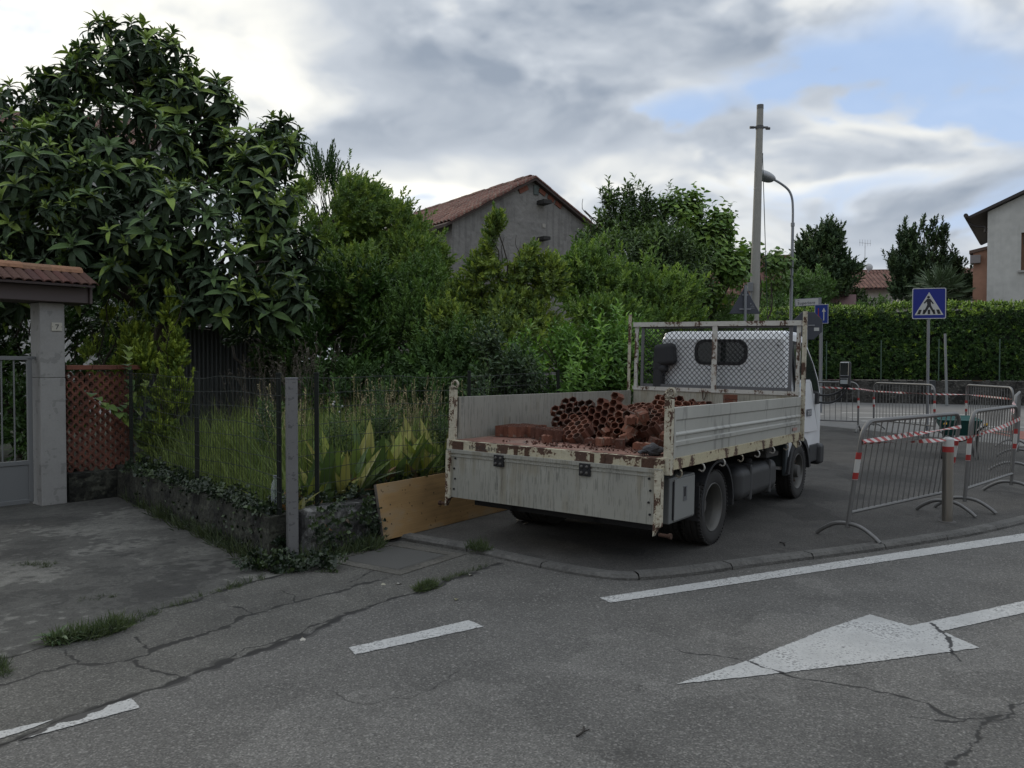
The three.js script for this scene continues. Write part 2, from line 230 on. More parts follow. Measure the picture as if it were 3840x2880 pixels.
// kerb stones, one by one
const kerbTex = colorTex(512, 512, (u, v, o) => { const t = .10 * (.6 + fbm(u * 6, v * 6, 5, 6) * .7 + (fbm(u * 60, v * 60, 3, 60) - .5) * .6); o[0] = t; o[1] = t * .97; o[2] = t * .9; });
const M_kerb = std([1, 1, 1], .92, { map: kerbTex, bumpMap: driveBump, bumpScale: .01 });
{
  const kerb = thing('kerb', 'low concrete kerb curving round the corner between apron and road', 'kerb', [0, 0, 0]);
  const curve = new THREE.CatmullRomCurve3(kerbLow.map(p => V(p[0], 0, p[1])), false, 'catmullrom', .4), L = curve.getLength(), n = Math.round(L / .85), r = rng(4);
  for (let i = 0; i < n; i++) {
    const m = 6, a = [], b = [], sink = (r() - .5) * .012;
    for (let k = 0; k <= m; k++) { const t = clamp((i + .006 + (k / m) * .988) / n, 0, 1), p = curve.getPointAt(t), d = curve.getTangentAt(t); a.push(p); b.push(V(p.x + d.z * (kerbWidth - .006), 0, p.z - d.x * (kerbWidth - .006))); }
    const top = .010 + sink, pos = [], quad = (p, q, s, t) => { pos.push(...p, ...q, ...s, ...p, ...s, ...t); };
    const f = (p, y) => [p.x, y, p.z], ch = .022;
    for (let k = 0; k < m; k++) {
      const ai = [a[k], a[k + 1]].map((p, e) => p.clone().lerp(b[k + e], ch / kerbWidth));
      quad(f(a[k], -.11), f(a[k + 1], -.11), f(a[k + 1], top - ch), f(a[k], top - ch)); quad(f(a[k], top - ch), f(a[k + 1], top - ch), f(ai[1], top), f(ai[0], top)); quad(f(ai[0], top), f(ai[1], top), f(b[k + 1], top), f(b[k], top)); quad(f(b[k], top), f(b[k + 1], top), f(b[k + 1], -.11), f(b[k], -.11));
    }
    for (const [k, s] of [[0, 1], [m, -1]]) { const q = [f(a[k], -.11), f(a[k], top - ch), f(b[k], top), f(b[k], -.11)]; if (s < 0) q.reverse(); quad(...q); }
    const g = new THREE.BufferGeometry(); g.setAttribute('position', new THREE.Float32BufferAttribute(pos, 3)); g.computeVertexNormals(); mesh('kerb_stone', mUV(g, 1, r(), r()), M_kerb, kerb);
  }
}
// painted markings, ragged at the edges and chipped
const paintTex = (() => { const r = rng(21); return (u, v, o) => { const n = fbm(u * 110, v * 110, 3), m = fbm(u * 6, v * 6, 5); let t = .43 * (.72 + m * .5) * (.9 + r() * .2); return t * (n > .74 - (m - .5) * .6 ? .45 : 1); }; })();
const paintMap = colorTex(N, N, (u, v, o, i, j) => { const k = j * N + i; let t = paintTex(u * ZS, v * ZS); if (cracked[k]) t = .03; else if (relief[k] < .16) t *= .62; o[0] = t; o[1] = t; o[2] = t * .97; });
const M_paint = std([1, 1, 1], .75, { map: paintMap, bumpMap: roadBump, bumpScale: .005 });
function marking(pts, label) {
  const out = []; const r = rng(Math.round(pts[0][0] * 977 + 5000));
  for (let i = 0; i < pts.length; i++) { const [ax, az] = pts[i], [bx, bz] = pts[(i + 1) % pts.length], l = Math.hypot(bx - ax, bz - az), n = Math.max(1, Math.round(l / .02)); for (let k = 0; k < n; k++) { const t = k / n, j = k ? .008 : .002; out.push([lerp(ax, bx, t) + (r() - .5) * j, lerp(az, bz, t) + (r() - .5) * j]); } }
  return struct(mesh('road_marking', sheet(out, RY + .004, zoneUV), M_paint), label, 'road marking');
}
marking([[.66, -5.5], [.60, -5.62], [4.83, -7.77], [7.4, -9.35], [10.2, -11.9], [13.2, -15.3], [13.4, -15.15], [10.36, -11.72], [7.52, -9.15], [4.68, -7.47]], 'long white edge line running beside the kerb');
marking([[-.92, -4.62], [-.86, -4.51], [-.17, -5.0], [-.27, -5.12]], 'short white dash in the middle of the road');
marking([[-2.1, -3.47], [-1.73, -3.81], [-1.82, -3.92], [-2.01, -3.69], [-2.06, -3.57]], 'white dash at the left beside the cracked seam');
marking([[-2.6, -3.2], [-2.66, -3.3], [-2.22, -3.565], [-2.06, -3.68], [-2.1, -3.6], [-2.17, -3.5]], 'end of a white dash cut off by the seam at the left edge');
marking([[.82, -4.09], [1.27, -4.42], [1.88, -4.94], [2.28, -5.24], [2.43, -5.01], [3.45, -5.54], [5.4, -6.55], [5.5, -6.36], [3.28, -5.27], [2.57, -4.91], [2.63, -4.62], [1.84, -4.37], [1.22, -4.19]], 'large white direction arrow on the road');
// chequer-plate cover by the wall
{
  const q = [[-1.35, -6.89], [-.94, -6.28], [-.6, -6.84], [-1.03, -7.26]], c = [-.98, -6.82];
  const ax = [.56, .83], az = [-.83, .56]; // across and along the wall
  const t = thing('manhole_cover', 'flat ribbed concrete cover set in the footpath before the plywood board', 'manhole cover', [-.975, RY, -6.8], Math.atan2(.61, .41) + Math.PI / 2);
  mesh('surround', [box(.86, .03, .1, 0, -.008, .36), box(.86, .03, .1, 0, -.008, -.36), box(.1, .03, .62, .38, -.008, 0), box(.1, .03, .62, -.38, -.008, 0)].map(g => mUV(g)), std([1.05, 1.02, .95], .95, { map: kerbTex, bumpMap: driveBump, bumpScale: .02 }), t);
  const slab = mesh('cover', mUV(box(.64, .03, .6, 0, -.011, 0)), std([.72, .71, .68], .85, { map: kerbTex }), t);
  for (let i = 0; i < 30; i++) mesh('rib', rbox(.6, .004, .009, .0018, 0, .0055, -.28 + i * .0193), std([.12, .118, .11], .85), slab);
}

// ---------------------------------------------------------------- walls, gate, fences
const wallTex = colorTex(1024, 1024, (u, v, o) => { const a = fbm(u * 5, v * 5, 6, 5), b = fbm(u * 24, v * 24, 4, 24), c = fbm(u * 110, v * 110, 2, 110); let t = .055 + .10 * a * (.5 + b) + (c - .5) * .09; if (b > .60) t += .10 * sstep(.6, .7, b); if (a < .44) t *= .45; o[0] = t; o[1] = t * .99; o[2] = t * .95; });
const wallBump = grayTex(512, 512, (u, v) => fbm(u * 30, v * 30, 5, 30));
const M_wall = std([1, 1, 1], .95, { map: wallTex, bumpMap: wallBump, bumpScale: .02 });
const M_wallSide = std([.27, .28, .22], .97, { map: wallTex, bumpMap: wallBump, bumpScale: .025 });
function roughWall(a, b, h, thick, y0, seed) {           // wall on the line a-b with an uneven top
  const L = Math.hypot(b[0] - a[0], b[1] - a[1]), n = Math.max(2, Math.round(L / .08)), g = new THREE.BoxGeometry(L, h, thick, n, 4, 3), p = g.attributes.position;
  for (let i = 0; i < p.count; i++) { const x = p.getX(i), y = p.getY(i), z = p.getZ(i), e = fbm(x * 3 + seed, y * 5 + z * 6 + 3, 4) - .5; p.setZ(i, z + e * .035 * Math.sign(z)); if (y > h / 2 - .001) p.setY(i, y + (fbm(x * 4 + seed * 3, z * 9, 3) - .5) * .045 - Math.abs(z) / thick * .02); }
  g.computeVertexNormals(); const m = mUV(g, .7, seed * .37, seed * .11);
  m.rotateY(-Math.atan2(b[1] - a[1], b[0] - a[0])); return m.translate((a[0] + b[0]) / 2, y0 + h / 2, (a[1] + b[1]) / 2);
}
const C0 = [-1.75, -6.66], DR = [.571, -.821], DL = [-.642, -.767];       // corner of the plot, along the apron, along the driveway
const onR = (t, o = 0) => [C0[0] + DR[0] * t + DR[1] * o, C0[1] + DR[1] * t - DR[0] * o], onL = (t, o = 0) => [C0[0] + DL[0] * t - DL[1] * o, C0[1] + DL[1] * t + DL[0] * o];
tag(mesh('garden_wall', roughWall(onR(.06, .1), onR(13, .1), .43, .2, -.07, 1), M_wall), 'rough grey concrete garden wall behind the plywood board', 'wall');
tag(mesh('garden_wall', roughWall(onL(.05, -.1), onL(4.57, -.1), .42, .2, -.07, 7), M_wallSide), 'low dark mossy wall along the driveway', 'wall');
const GP = [-5.29, -9.44], GD = [.643, -.766];             // gate post foot, line of gate and lattice
tag(mesh('garden_wall', roughWall([GP[0] + .17 * GD[0], GP[1] + .17 * GD[1]], [GP[0] + .98 * GD[0], GP[1] + .98 * GD[1]], .37, .22, -.07, 13), M_wallSide), 'dark stained footing wall under the terracotta lattice', 'wall');
// corner post
{
  const t = thing('corner_post', 'grey painted steel post at the corner of the garden wall', 'post', [-1.76, RY, -6.6], R(30));
  const galv = colorTex(256, 512, (u, v, o) => { const n = fbm(u * 6, v * 14, 5, 6), s = fbm(u * 30, v * 40, 3, 30); let k = .155 * (.8 + n * .4); if (s > .74) k *= .6; o[0] = k * 1.0; o[1] = k; o[2] = k * 1.0; });
  mesh('tube', mUV(rbox(.082, 1.5, .082, .008, 0, .73, 0), 1), std([1, 1, 1], .6, { map: galv, metalness: .2 }), t);
  mesh('cap', rbox(.086, .012, .086, .004, 0, 1.485, 0), std([.16, .16, .17], .6), t);
}
// wire fences on the walls
const M_green = std([.009, .012, .009], .95), M_wire = std([.012, .018, .014], .6);
function wireFence(at, len, posts, label) {
  const t = thing('wire_fence', label, 'fence'), sag = rng(Math.round(len * 100));
  for (const d of posts) { const [x, z] = at(d, .1); mesh('fence_post', [rbox(.035, 1.18, .035, .005, x, .89, z), rbox(.04, .02, .04, .004, x, 1.485, z)], M_green, t); }
  const P = (d, y) => { const [x, z] = at(d, .12); return V(x, y + Math.sin(d * 2.1) * .012 + (vn(d * 3, y * 9) - .5) * .02, z + (vn(d * 2 + 9, y * 5) - .5) * .02); };
  const n = Math.round(len / .35);
  for (let k = 0; k < 9; k++) { const y = .40 + k * .13, pts = []; for (let i = 0; i <= n; i++) pts.push(P(i / n * len, y)); mesh('horizontal_wire', tube(pts, .0032, n * 2, 3), M_wire, t); }
  const g = []; for (let d = .05; d < len; d += .062) { const a = P(d, .38), b = P(d + (vn(d * 9, 1) - .5) * .02, .9), c = P(d, 1.45); g.push(rod(a, b, .0023, 3), rod(b, c, .0023, 3)); }
  const s = mesh('mesh_wires', g, M_wire, t); s.userData.kind = 'stuff';
}
wireFence(onR, 10.2, [.32, 2.42, 4.2, 6.1, 8.0, 10], 'green wire mesh fence on the wall beside the truck');
wireFence((d, o) => onL(d, -o), 4.4, [.08, 1.97, 4.2], 'green wire mesh fence on the wall along the driveway');
// terracotta lattice
const terTex = colorTex(512, 512, (u, v, o) => { const n = fbm(u * 7, v * 7, 5, 7), s = fbm(u * 50, v * 50, 3, 50); const k = .75 + n * .4 + (s - .5) * .3; o[0] = .155 * k; o[1] = .06 * k; o[2] = .04 * k; });
const M_ter = [0, 1, 2].map(i => std([[1, 1, 1], [.8, .78, .76], [1.15, 1.1, 1.05]][i], .9, { map: terTex }));
function ogee(w, h, a, k) {               // outline of one cell, four S-curved sides
  const c = [[-w / 2, 0], [0, h / 2], [w / 2, 0], [0, -h / 2]], out = [];
  for (let e = 0; e < 4; e++) { const p = c[e], q = c[(e + 1) % 4], dx = q[0] - p[0], dy = q[1] - p[1], l = Math.hypot(dx, dy), s = e % 2 ? -1 : 1; for (let i = 0; i < k; i++) { const t = i / k, b = Math.sin(t * 2 * Math.PI) * a * s; out.push([p[0] + dx * t - dy / l * b, p[1] + dy * t + dx / l * b]); } }
  return out;
}
{
  const t = thing('lattice_screen', 'terracotta lattice screen with brick coping beside the gate post', 'lattice wall', [GP[0] + .16 * GD[0], .3, GP[1] + .16 * GD[1]], Math.atan2(.766, .643));
  const w = .118, h = .107, outer = ogee(w, h, -.008, 5), inner = ogee(w - .034, h - .030, -.0075, 5), g = mUV(extr(outer, .07, 0, [inner]).translate(0, 0, -.035), 2), r = rng(6);
  for (let j = 0; j <= 21; j++) for (let i = 0; i < 7; i++) { const x = .06 + i * w + (j % 2) * w / 2, y = .055 + j * h / 2; if (x > .80 || y > 1.15) continue; const m = mesh('lattice_tile', g, M_ter[Math.floor(r() * 3)], t); m.position.set(x, y, (r() - .5) * .006); }
  for (let i = 0; i < 3; i++) mesh('coping_brick', mUV(rbox(.285, .055, .16, .008, .15 + i * .29, 1.225, 0), 1.5, i * .3), M_ter[i % 2 ? 0 : 2], t);
}
// gate with its posts and tiled canopy
const M_post = std([1, 1, 1], .85, { map: colorTex(512, 512, (u, v, o) => { const n = fbm(u * 5, v * 5, 5, 5), s = fbm(u * 70, v * 70, 2, 70); let k = .27 * (.85 + n * .28 + (s - .5) * .12); if (fbm(u * 11, v * 11 + 3, 4, 11) > .68) k *= .8; o[0] = k * 1.02; o[1] = k; o[2] = k * .95; }) });
{
  const turn = Math.atan2(.766, .643), t = thing('gate_post', 'grey square masonry gate post with house number plate', 'gate post', [GP[0], RY, GP[1]], turn);
  mesh('lower_shaft', mUV(rbox(.27, 1.44, .27, .012, 0, .72, 0)), M_post, t); mesh('upper_shaft', mUV(rbox(.266, .85, .266, .012, 0, 1.866, 0), 1, .3), M_post, t);
  const pl = mesh('number_plate', rbox(.115, .095, .012, .004, .045, 2.02, .139), std([.42, .40, .34], .45), t);
  const seven = extr([[-.018, .027], [.019, .027], [.019, .02], [-.004, -.027], [-.012, -.027], [.009, .018], [-.018, .018]], .002).translate(.045, 2.02, .1455); mesh('numeral', seven, std([.03, .03, .035], .6), pl);
  for (const s of [-1, 1]) mesh('screw', cyl(.004, .004, .003, .045 + s * .046, 2.02, .146, 8, R(90)), std([.06, .06, .06], .5), pl);
  const g = thing('gate', 'grey steel gate with vertical bars over a solid lower panel', 'gate', [GP[0] - .17 * GD[0], RY, GP[1] - .17 * GD[1]], turn);
  const M_gate = std([.15, .155, .155], .6), W = 1.5;
  mesh('panel', [rbox(W - .1, .40, .02, .005, -W / 2, .27, 0)], M_gate, g);
  mesh('frame', [rbox(.05, 1.62, .045, .006, -.03, .86, 0), rbox(.05, 1.62, .045, .006, -W + .03, .86, 0), rbox(W, .045, .045, .006, -W / 2, 1.665, 0), rbox(W - .1, .05, .04, .005, -W / 2, .495, 0), rbox(W - .1, .05, .04, .005, -W / 2, .06, 0)], M_gate, g);
  for (let i = 1; i < 11; i++) mesh('bar', cyl(.009, .009, 1.14, -.06 - i * .125, 1.08, 0, 8), M_gate, g);
  mesh('latch', [rbox(.2, .03, .03, .004, .1, 1.67, 0), rbox(.05, .05, .05, .006, .42, 1.67, 0)].slice(0, 1), M_gate, g);
  // canopy
  const c = thing('gate_canopy', 'small tiled canopy on a dark timber beam over the gate', 'canopy', [GP[0], RY, GP[1]], turn);
  const M_beam = std([.085, .066, .064], .7);
  mesh('beam', rbox(3.1, .18, .5, .01, -1.2, 2.385, 0), M_beam, c); mesh('end_board', rbox(.03, .19, .56, .006, .368, 2.385, 0), M_beam, c);
  const M_tile = [0, 1, 2].map(i => std([[.62, .68, .8], [.45, .52, .65], [.55, .7, .75]][i], .95, { map: terTex, bumpMap: wallBump, bumpScale: .01 })), r = rng(31);
  const prof = []; for (let i = 0; i <= 6; i++) { const a = Math.PI * i / 6; prof.push([Math.cos(a) * .05, Math.sin(a) * .032]); } for (let i = 6; i >= 0; i--) { const a = Math.PI * i / 6; prof.push([Math.cos(a) * .038, Math.sin(a) * .022]); }
  const tg = mUV(extr(prof, .42), 1);
  for (const s of [1, -1]) for (let i = 0; i < 32; i++) { const m = mesh('roof_tile', tg, M_tile[Math.floor(r() * 3)], c); m.position.set(.36 - i * .098, 2.665 + (r() - .5) * .006, 0); m.rotation.set(R(24), s > 0 ? 0 : Math.PI, 0, 'YXZ'); }
  mesh('roof_board', [box(3.14, .02, .42, -1.2, 2.563, .19, R(24)), box(3.14, .02, .42, -1.2, 2.563, -.19, R(-24))], M_beam, c);
  const rg = mUV(extr(prof.map(p => [p[0] * 1.9, p[1] * 2.4]), .34), 1); const M_ridge = [std([1.9, 2.6, 2.3], .95, { map: terTex, bumpMap: wallBump, bumpScale: .012 }), std([1.5, 2.2, 2.0], .95, { map: terTex, bumpMap: wallBump, bumpScale: .012 })];
  for (let i = 0; i < 9; i++) { const m = mesh('ridge_tile', rg, M_ridge[i % 2], c); m.position.set(.02 - i * .32, 2.66 + (r() - .5) * .012, 0); m.rotation.y = Math.PI / 2; }
}
// plywood board against the wall
{
  const ply = colorTex(1024, 256, (u, v, o) => { const g = fbm(u * 6, v * 60, 5, 6), p = fbm(u * 7, v * 3, 5, 7), s = fbm(u * 70, v * 16 + 9, 4, 70); let k = .72 + g * .32 + (p - .5) * .7; let a = sstep(.50, .68, p) * .55; o[0] = lerp(.36, .28, a) * k; o[1] = lerp(.225, .225, a) * k; o[2] = lerp(.095, .15, a) * k; if (s > .80) { o[0] *= .45; o[1] *= .42; o[2] *= .4; } });
  const t = thing('plywood_board', 'yellow plywood formwork board leaning on the garden wall behind the truck', 'board', [-1.13, .003, -7.285], Math.atan2(.821, .571));
  const g = new RoundedBoxGeometry(2.5, .5, .027, 1, .003); { const p = g.attributes.position, uv = g.attributes.uv; for (let i = 0; i < p.count; i++) uv.setXY(i, p.getX(i) / 2.5 + .5, p.getY(i) / .5 + .5); }
  const m = mesh('panel', g.translate(1.25, .25, -.0135), std([1, 1, 1], .65, { map: ply }), t); m.rotation.x = R(-11);
  const e = mesh('edge_sealing', box(.004, .5, .028, -.002, .25, -.0135), std([.16, .14, .12], .8), t); e.rotation.x = R(-11);
  for (const [x, y] of [[.12, .13], [.14, .3], [.12, .22], [.42, .25], [.75, .33], [.95, .28]]) mesh('hole', cyl(.007, .007, .002, x, y, .0005, 8, R(90)), std([.05, .04, .03], .9), m);
}
// ---------------------------------------------------------------- houses
const plaster = (r, g, b, seed, dirt) => colorTex(1024, 1024, (u, v, o) => { const n = fbm(u * 4 + seed, v * 4, 6, 4), m = fbm(u * 26, v * 26 + seed, 4, 26), s = fbm(u * 30 + seed, v * 3, 4, 30); let k = .82 + n * .3 + (m - .5) * .22; const dd = dirt * (sstep(.5, .7, n) * .6 + sstep(.55, .75, s) * .35); k *= 1 - dd; o[0] = r * k; o[1] = g * k; o[2] = b * k; });
const tilesTex = colorTex(512, 512, (u, v, o) => { const n = fbm(u * 9, v * 9, 5, 9), s = fbm(u * 60, v * 60, 3, 60); const k = .6 + n * .8 + (s - .5) * .5; const l = sstep(.55, .7, fbm(u * 16 + 5, v * 16, 4, 16)); o[0] = lerp(.125, .16, l) * k; o[1] = lerp(.055, .125, l) * k; o[2] = lerp(.042, .10, l) * k; });
const M_roofs = [0, 1, 2].map(i => std([[1, 1, 1], [.75, .72, .7], [1.2, 1.25, 1.2]][i], .95, { map: tilesTex }));
function canal(w, l) { const p = []; for (let i = 0; i <= 5; i++) { const a = Math.PI * i / 5; p.push([Math.cos(a) * w / 2, Math.sin(a) * w * .42]); } for (let i = 5; i >= 0; i--) { const a = Math.PI * i / 5; p.push([Math.cos(a) * w * .38, Math.sin(a) * w * .28]); } return mUV(extr(p, l), .8); }
function tiledSlope(parent, origin, across, down, W, L, w, l, r, most = 300) {  // rows of canal tiles from origin (top corner)
  const part = parent, ax = across.clone().normalize(), dn = down.clone().normalize(), up = V(0, 0, 0).crossVectors(dn, ax).normalize(); if (up.y < 0) up.multiplyScalar(-1);
  const zc = V(0, 0, 0).crossVectors(ax, up); const s = zc.dot(dn) > 0 ? 1 : -1; const X = ax.clone().multiplyScalar(s), mtx = new THREE.Matrix4().makeBasis(X, up, dn), q = new THREE.Quaternion().setFromRotationMatrix(mtx);
  const g = canal(w, l * 1.12), nx = Math.floor(W / w), ny = Math.floor(L / l), rest = []; let made = 0;
  for (let j = ny - 1; j >= 0; j--) for (let i = 0; i < nx; i++) {
    const p = origin.clone().addScaledVector(ax, (i + .5) * w).addScaledVector(dn, j * l).addScaledVector(up, (r() - .5) * .025 + .01);
    if (made++ < most) { const m = mesh('roof_tile', g, M_roofs[Math.floor(r() * 3)], part); m.position.copy(p); m.quaternion.copy(q); m.rotateX(R(3)); m.rotateY((r() - .5) * .05); }
    else { const gg = g.clone(); gg.applyMatrix4(new THREE.Matrix4().compose(p, q, V(1, 1, 1))); rest.push(gg); }
  }
  if (rest.length) { const m = mesh('more_roof_tiles', rest, M_roofs[0], part); m.userData.kind = 'stuff'; }
}
{ // old grey house with a bare gable, behind the bushes
  const ax = [.826, -.564], t = thing('old_house', 'old grey rendered gable house with mossy tiled roof behind the bushes', 'house', [.74, 0, -30], Math.atan2(.564, .826)); // local x along the gable, z towards the viewer
  const w = 3.35, e = 6.35, apex = 8.15, len = 9, M_r = std([1, 1, 1], .95, { map: plaster(.215, .205, .19, 2, .6), bumpMap: wallBump, bumpScale: .03 });
  mesh('gable_wall', mUV(extr([[-w, 0], [w, 0], [w, e], [0, apex], [-w, e]], .3).translate(0, 0, -.3), .25), M_r, t);
  mesh('side_wall', mUV(box(.3, e, len - .3, -w + .15, e / 2, -.3 - (len - .3) / 2), .25), M_r, t); mesh('side_wall', mUV(box(.3, e, len - .3, w - .15, e / 2, -.3 - (len - .3) / 2), .25), M_r, t); mesh('rear_wall', mUV(box(w * 2 - .62, e, .3, 0, e / 2, -len + .15), .25), M_r, t);
  const r = rng(77), sl = Math.atan2(apex - e, w), sL = Math.hypot(w + .35, (w + .35) * Math.tan(sl)), dnL = V(-Math.cos(sl), -Math.sin(sl), 0), dnR = V(Math.cos(sl), -Math.sin(sl), 0);
  const deck = mesh('roof', [extr([[0, apex + .1], [-w - .35, apex + .1 - (w + .35) * Math.tan(sl)], [-w - .35, apex - (w + .35) * Math.tan(sl)], [0, apex], [w + .35, apex - (w + .35) * Math.tan(sl)], [w + .35, apex + .1 - (w + .35) * Math.tan(sl)]], len + .3).translate(0, 0, -len - .1)], std([.05, .035, .03], .95), t);
  tiledSlope(deck, V(0, apex + .1, .22), V(0, 0, -1), dnL, len + .2, sL, .24, .36, r, 290); tiledSlope(deck, V(0, apex + .1, .22), V(0, 0, -1), dnR, 1.0, sL, .24, .36, r, 10);
  const rg = canal(.3, .45); for (let i = 0; i < 20; i++) { const m = mesh('ridge_tile', rg, M_roofs[i % 3], deck); m.position.set(0, apex + .14 + (r() - .5) * .03, -len + .1 + i * .44); }
  for (let i = 0; i < 3; i++) { mesh('bare_brick', mUV(box(.30, .16, .05, .42 + i * .34 + (i ? .06 : 0), apex - .34 - i * .19, .012, 0, 0, -sl), 2), M_ter[2], t); } mesh('bare_brick', mUV(box(.42, .2, .05, -.42, apex - .33, .012, 0, 0, sl), 2), M_ter[2], t); mesh('bare_brick', mUV(box(.2, .34, .06, .14, apex - .3, .016), 2), std([.9, 1.1, 1.1], .95, { map: kerbTex }), t);
  mesh('beam_end', box(.34, .14, .5, .36, apex - .75, .2), std([.03, .028, .026], .9), t); mesh('beam_end', box(.3, .12, .45, .36, apex - 2.05, .18), std([.03, .028, .026], .9), t); mesh('wall_plate', box(.14, .14, .03, .5, apex - 1.55, .016), std([.3, .28, .25], .8), t); mesh('vent', box(.2, .2, .02, .3, apex - 3.4, .01), std([.01, .01, .01], .9), t);
  const ch = mesh('chimney', mUV(box(.6, 1.0, .6, -2.6, apex - .75, -len + .5)), M_r, t); mesh('chimney_cap', box(.8, .1, .8, -2.6, apex - .2, -len + .5), std([.2, .19, .18], .9), ch);
}
function aerial(x, y, z, h, label) { const t = thing('aerial', label, 'aerial', [x, y, z]); const m = std([.3, .3, .31], .5, { metalness: .5 }); mesh('mast', cyl(.02, .02, h, 0, h / 2, 0, 6), m, t); mesh('boom', rod(V(-.5, h, .1), V(.5, h - .05, -.1), .012, 5), m, t); for (let i = 0; i < 5; i++) mesh('element', rod(V(-.45 + i * .22, h - .25, .1 - i * .04), V(-.45 + i * .22, h + .25, .1 - i * .04), .01, 5), m, t); }
aerial(-4.05, 7.35, -36.8, .85, 'small aerial above the roof of the old grey house');
function house(name, label, x, z, turn, w, d, e, apex, tex, opt = {}) {   // gable to local x; the eaves side faces local +z
  const t = thing(name, label, 'house', [x, 0, z], turn), M = std([1, 1, 1], .9, { map: tex });
  mesh('front_wall', mUV(box(w, e, .3, 0, e / 2, d / 2 - .15), .2), M, t); mesh('rear_wall', mUV(box(w, e, .3, 0, e / 2, -d / 2 + .15), .2), M, t);
  for (const s of [-1, 1]) mesh('gable_wall', mUV(extr([[-d / 2 + .3, 0], [d / 2 - .3, 0], [d / 2 - .3, e], [0, apex - .1], [-d / 2 + .3, e]], .3).rotateY(Math.PI / 2).translate(s > 0 ? w / 2 - .3 : -w / 2, 0, 0), .2), M, t);
  const sl = Math.atan2(apex - e, d / 2), o = opt.eave ?? .5, E = apex + .1 - (d / 2 + o) * Math.tan(sl);
  const roof = mesh('roof', extr([[0, apex + .1], [d / 2 + o, E], [d / 2 + o, E - .12], [0, apex - .02], [-d / 2 - o, E - .12], [-d / 2 - o, E]], w + (opt.over ?? .8)).rotateY(-Math.PI / 2).translate((w + (opt.over ?? .8)) / 2, 0, 0), opt.roofMat || std([.06, .04, .035], .95), t);
  if (opt.tiles) { const r = rng(Math.round(x * 10 + 400)); tiledSlope(roof, V(-(w + .8) / 2, apex + .1, 0), V(1, 0, 0), V(0, -Math.sin(sl), Math.cos(sl)), w + .8, Math.hypot(d / 2 + o, apex + .1 - E), .26, .42, r, 290); const rg = canal(.3, .5); for (let i = 0; i < Math.floor(w / .48); i++) { const m = mesh('ridge_tile', rg, M_roofs[i % 3], roof); m.position.set(-w / 2 + i * .48, apex + .12, 0); m.rotation.y = Math.PI / 2; } }
  return t;
}
const pinkHouse = house('orange_house', 'orange rendered house with lichened tiled roof behind the concrete pole', 14.6, -48, R(-14), 7.2, 7, 5.4, 7.6, plaster(.50, .27, .16, 5, .3), { tiles: true });
mesh('pale_bay', mUV(box(1.4, 5.2, .2, 2.2, 2.6, 3.62), .2), std([.42, .40, .26], .9), pinkHouse); mesh('pink_bay', mUV(box(1.5, 5.2, .2, 3.66, 2.6, 3.62), .2), std([.42, .27, .28], .9), pinkHouse); mesh('downpipe', cyl(.06, .06, 5.0, 2.98, 2.6, 3.82, 8), std([.12, .04, .035], .6), pinkHouse);
{ const w = mesh('window', box(.7, 1.2, .06, 1.2, 4.1, 3.53), std([.03, .04, .03], .3), pinkHouse); mesh('sill', box(.8, .06, .14, 1.2, 3.47, 3.58), std([.35, .33, .3], .8), w); mesh('chimney', [mUV(box(.7, 1.1, .7, 3.1, 8.1, -.3), 1)], M_ter[1], pinkHouse); mesh('chimney_cap', [box(.95, .12, .95, 3.1, 8.7, -.3)], M_ter[0], pinkHouse); }
const farHouse = house('low_house', 'low pale house with dark tiled roof between the evergreen trees', 26.5, -58, R(-12), 12, 7, 6.6, 7.75, plaster(.42, .40, .36, 9, .3), { tiles: true });
mesh('window', box(.6, .5, .08, -2.2, 5.2, 3.52), std([.02, .02, .02], .3), farHouse);
house('long_house', 'house with long ribbed tiled roof at the back', 33, -66, R(-8), 20, 8, 7.1, 8.9, plaster(.40, .36, .30, 12, .3), { tiles: true });
aerial(27.2, 9.0, -64, 1.9, 'tall aerial on the long ribbed roof between the evergreens');
{ const t = thing('satellite_dish', 'pale satellite dish on the long ribbed roof', 'satellite dish', [26.9, 8.7, -62.5]); const m = std([.4, .4, .4], .6); mesh('dish', new THREE.SphereGeometry(.4, 14, 6, 0, 6.2832, 0, .8).rotateX(R(75)).translate(0, .1, -.3), m, t); mesh('mount', cyl(.03, .03, .9, 0, -.1, -.2, 6), m, t); }
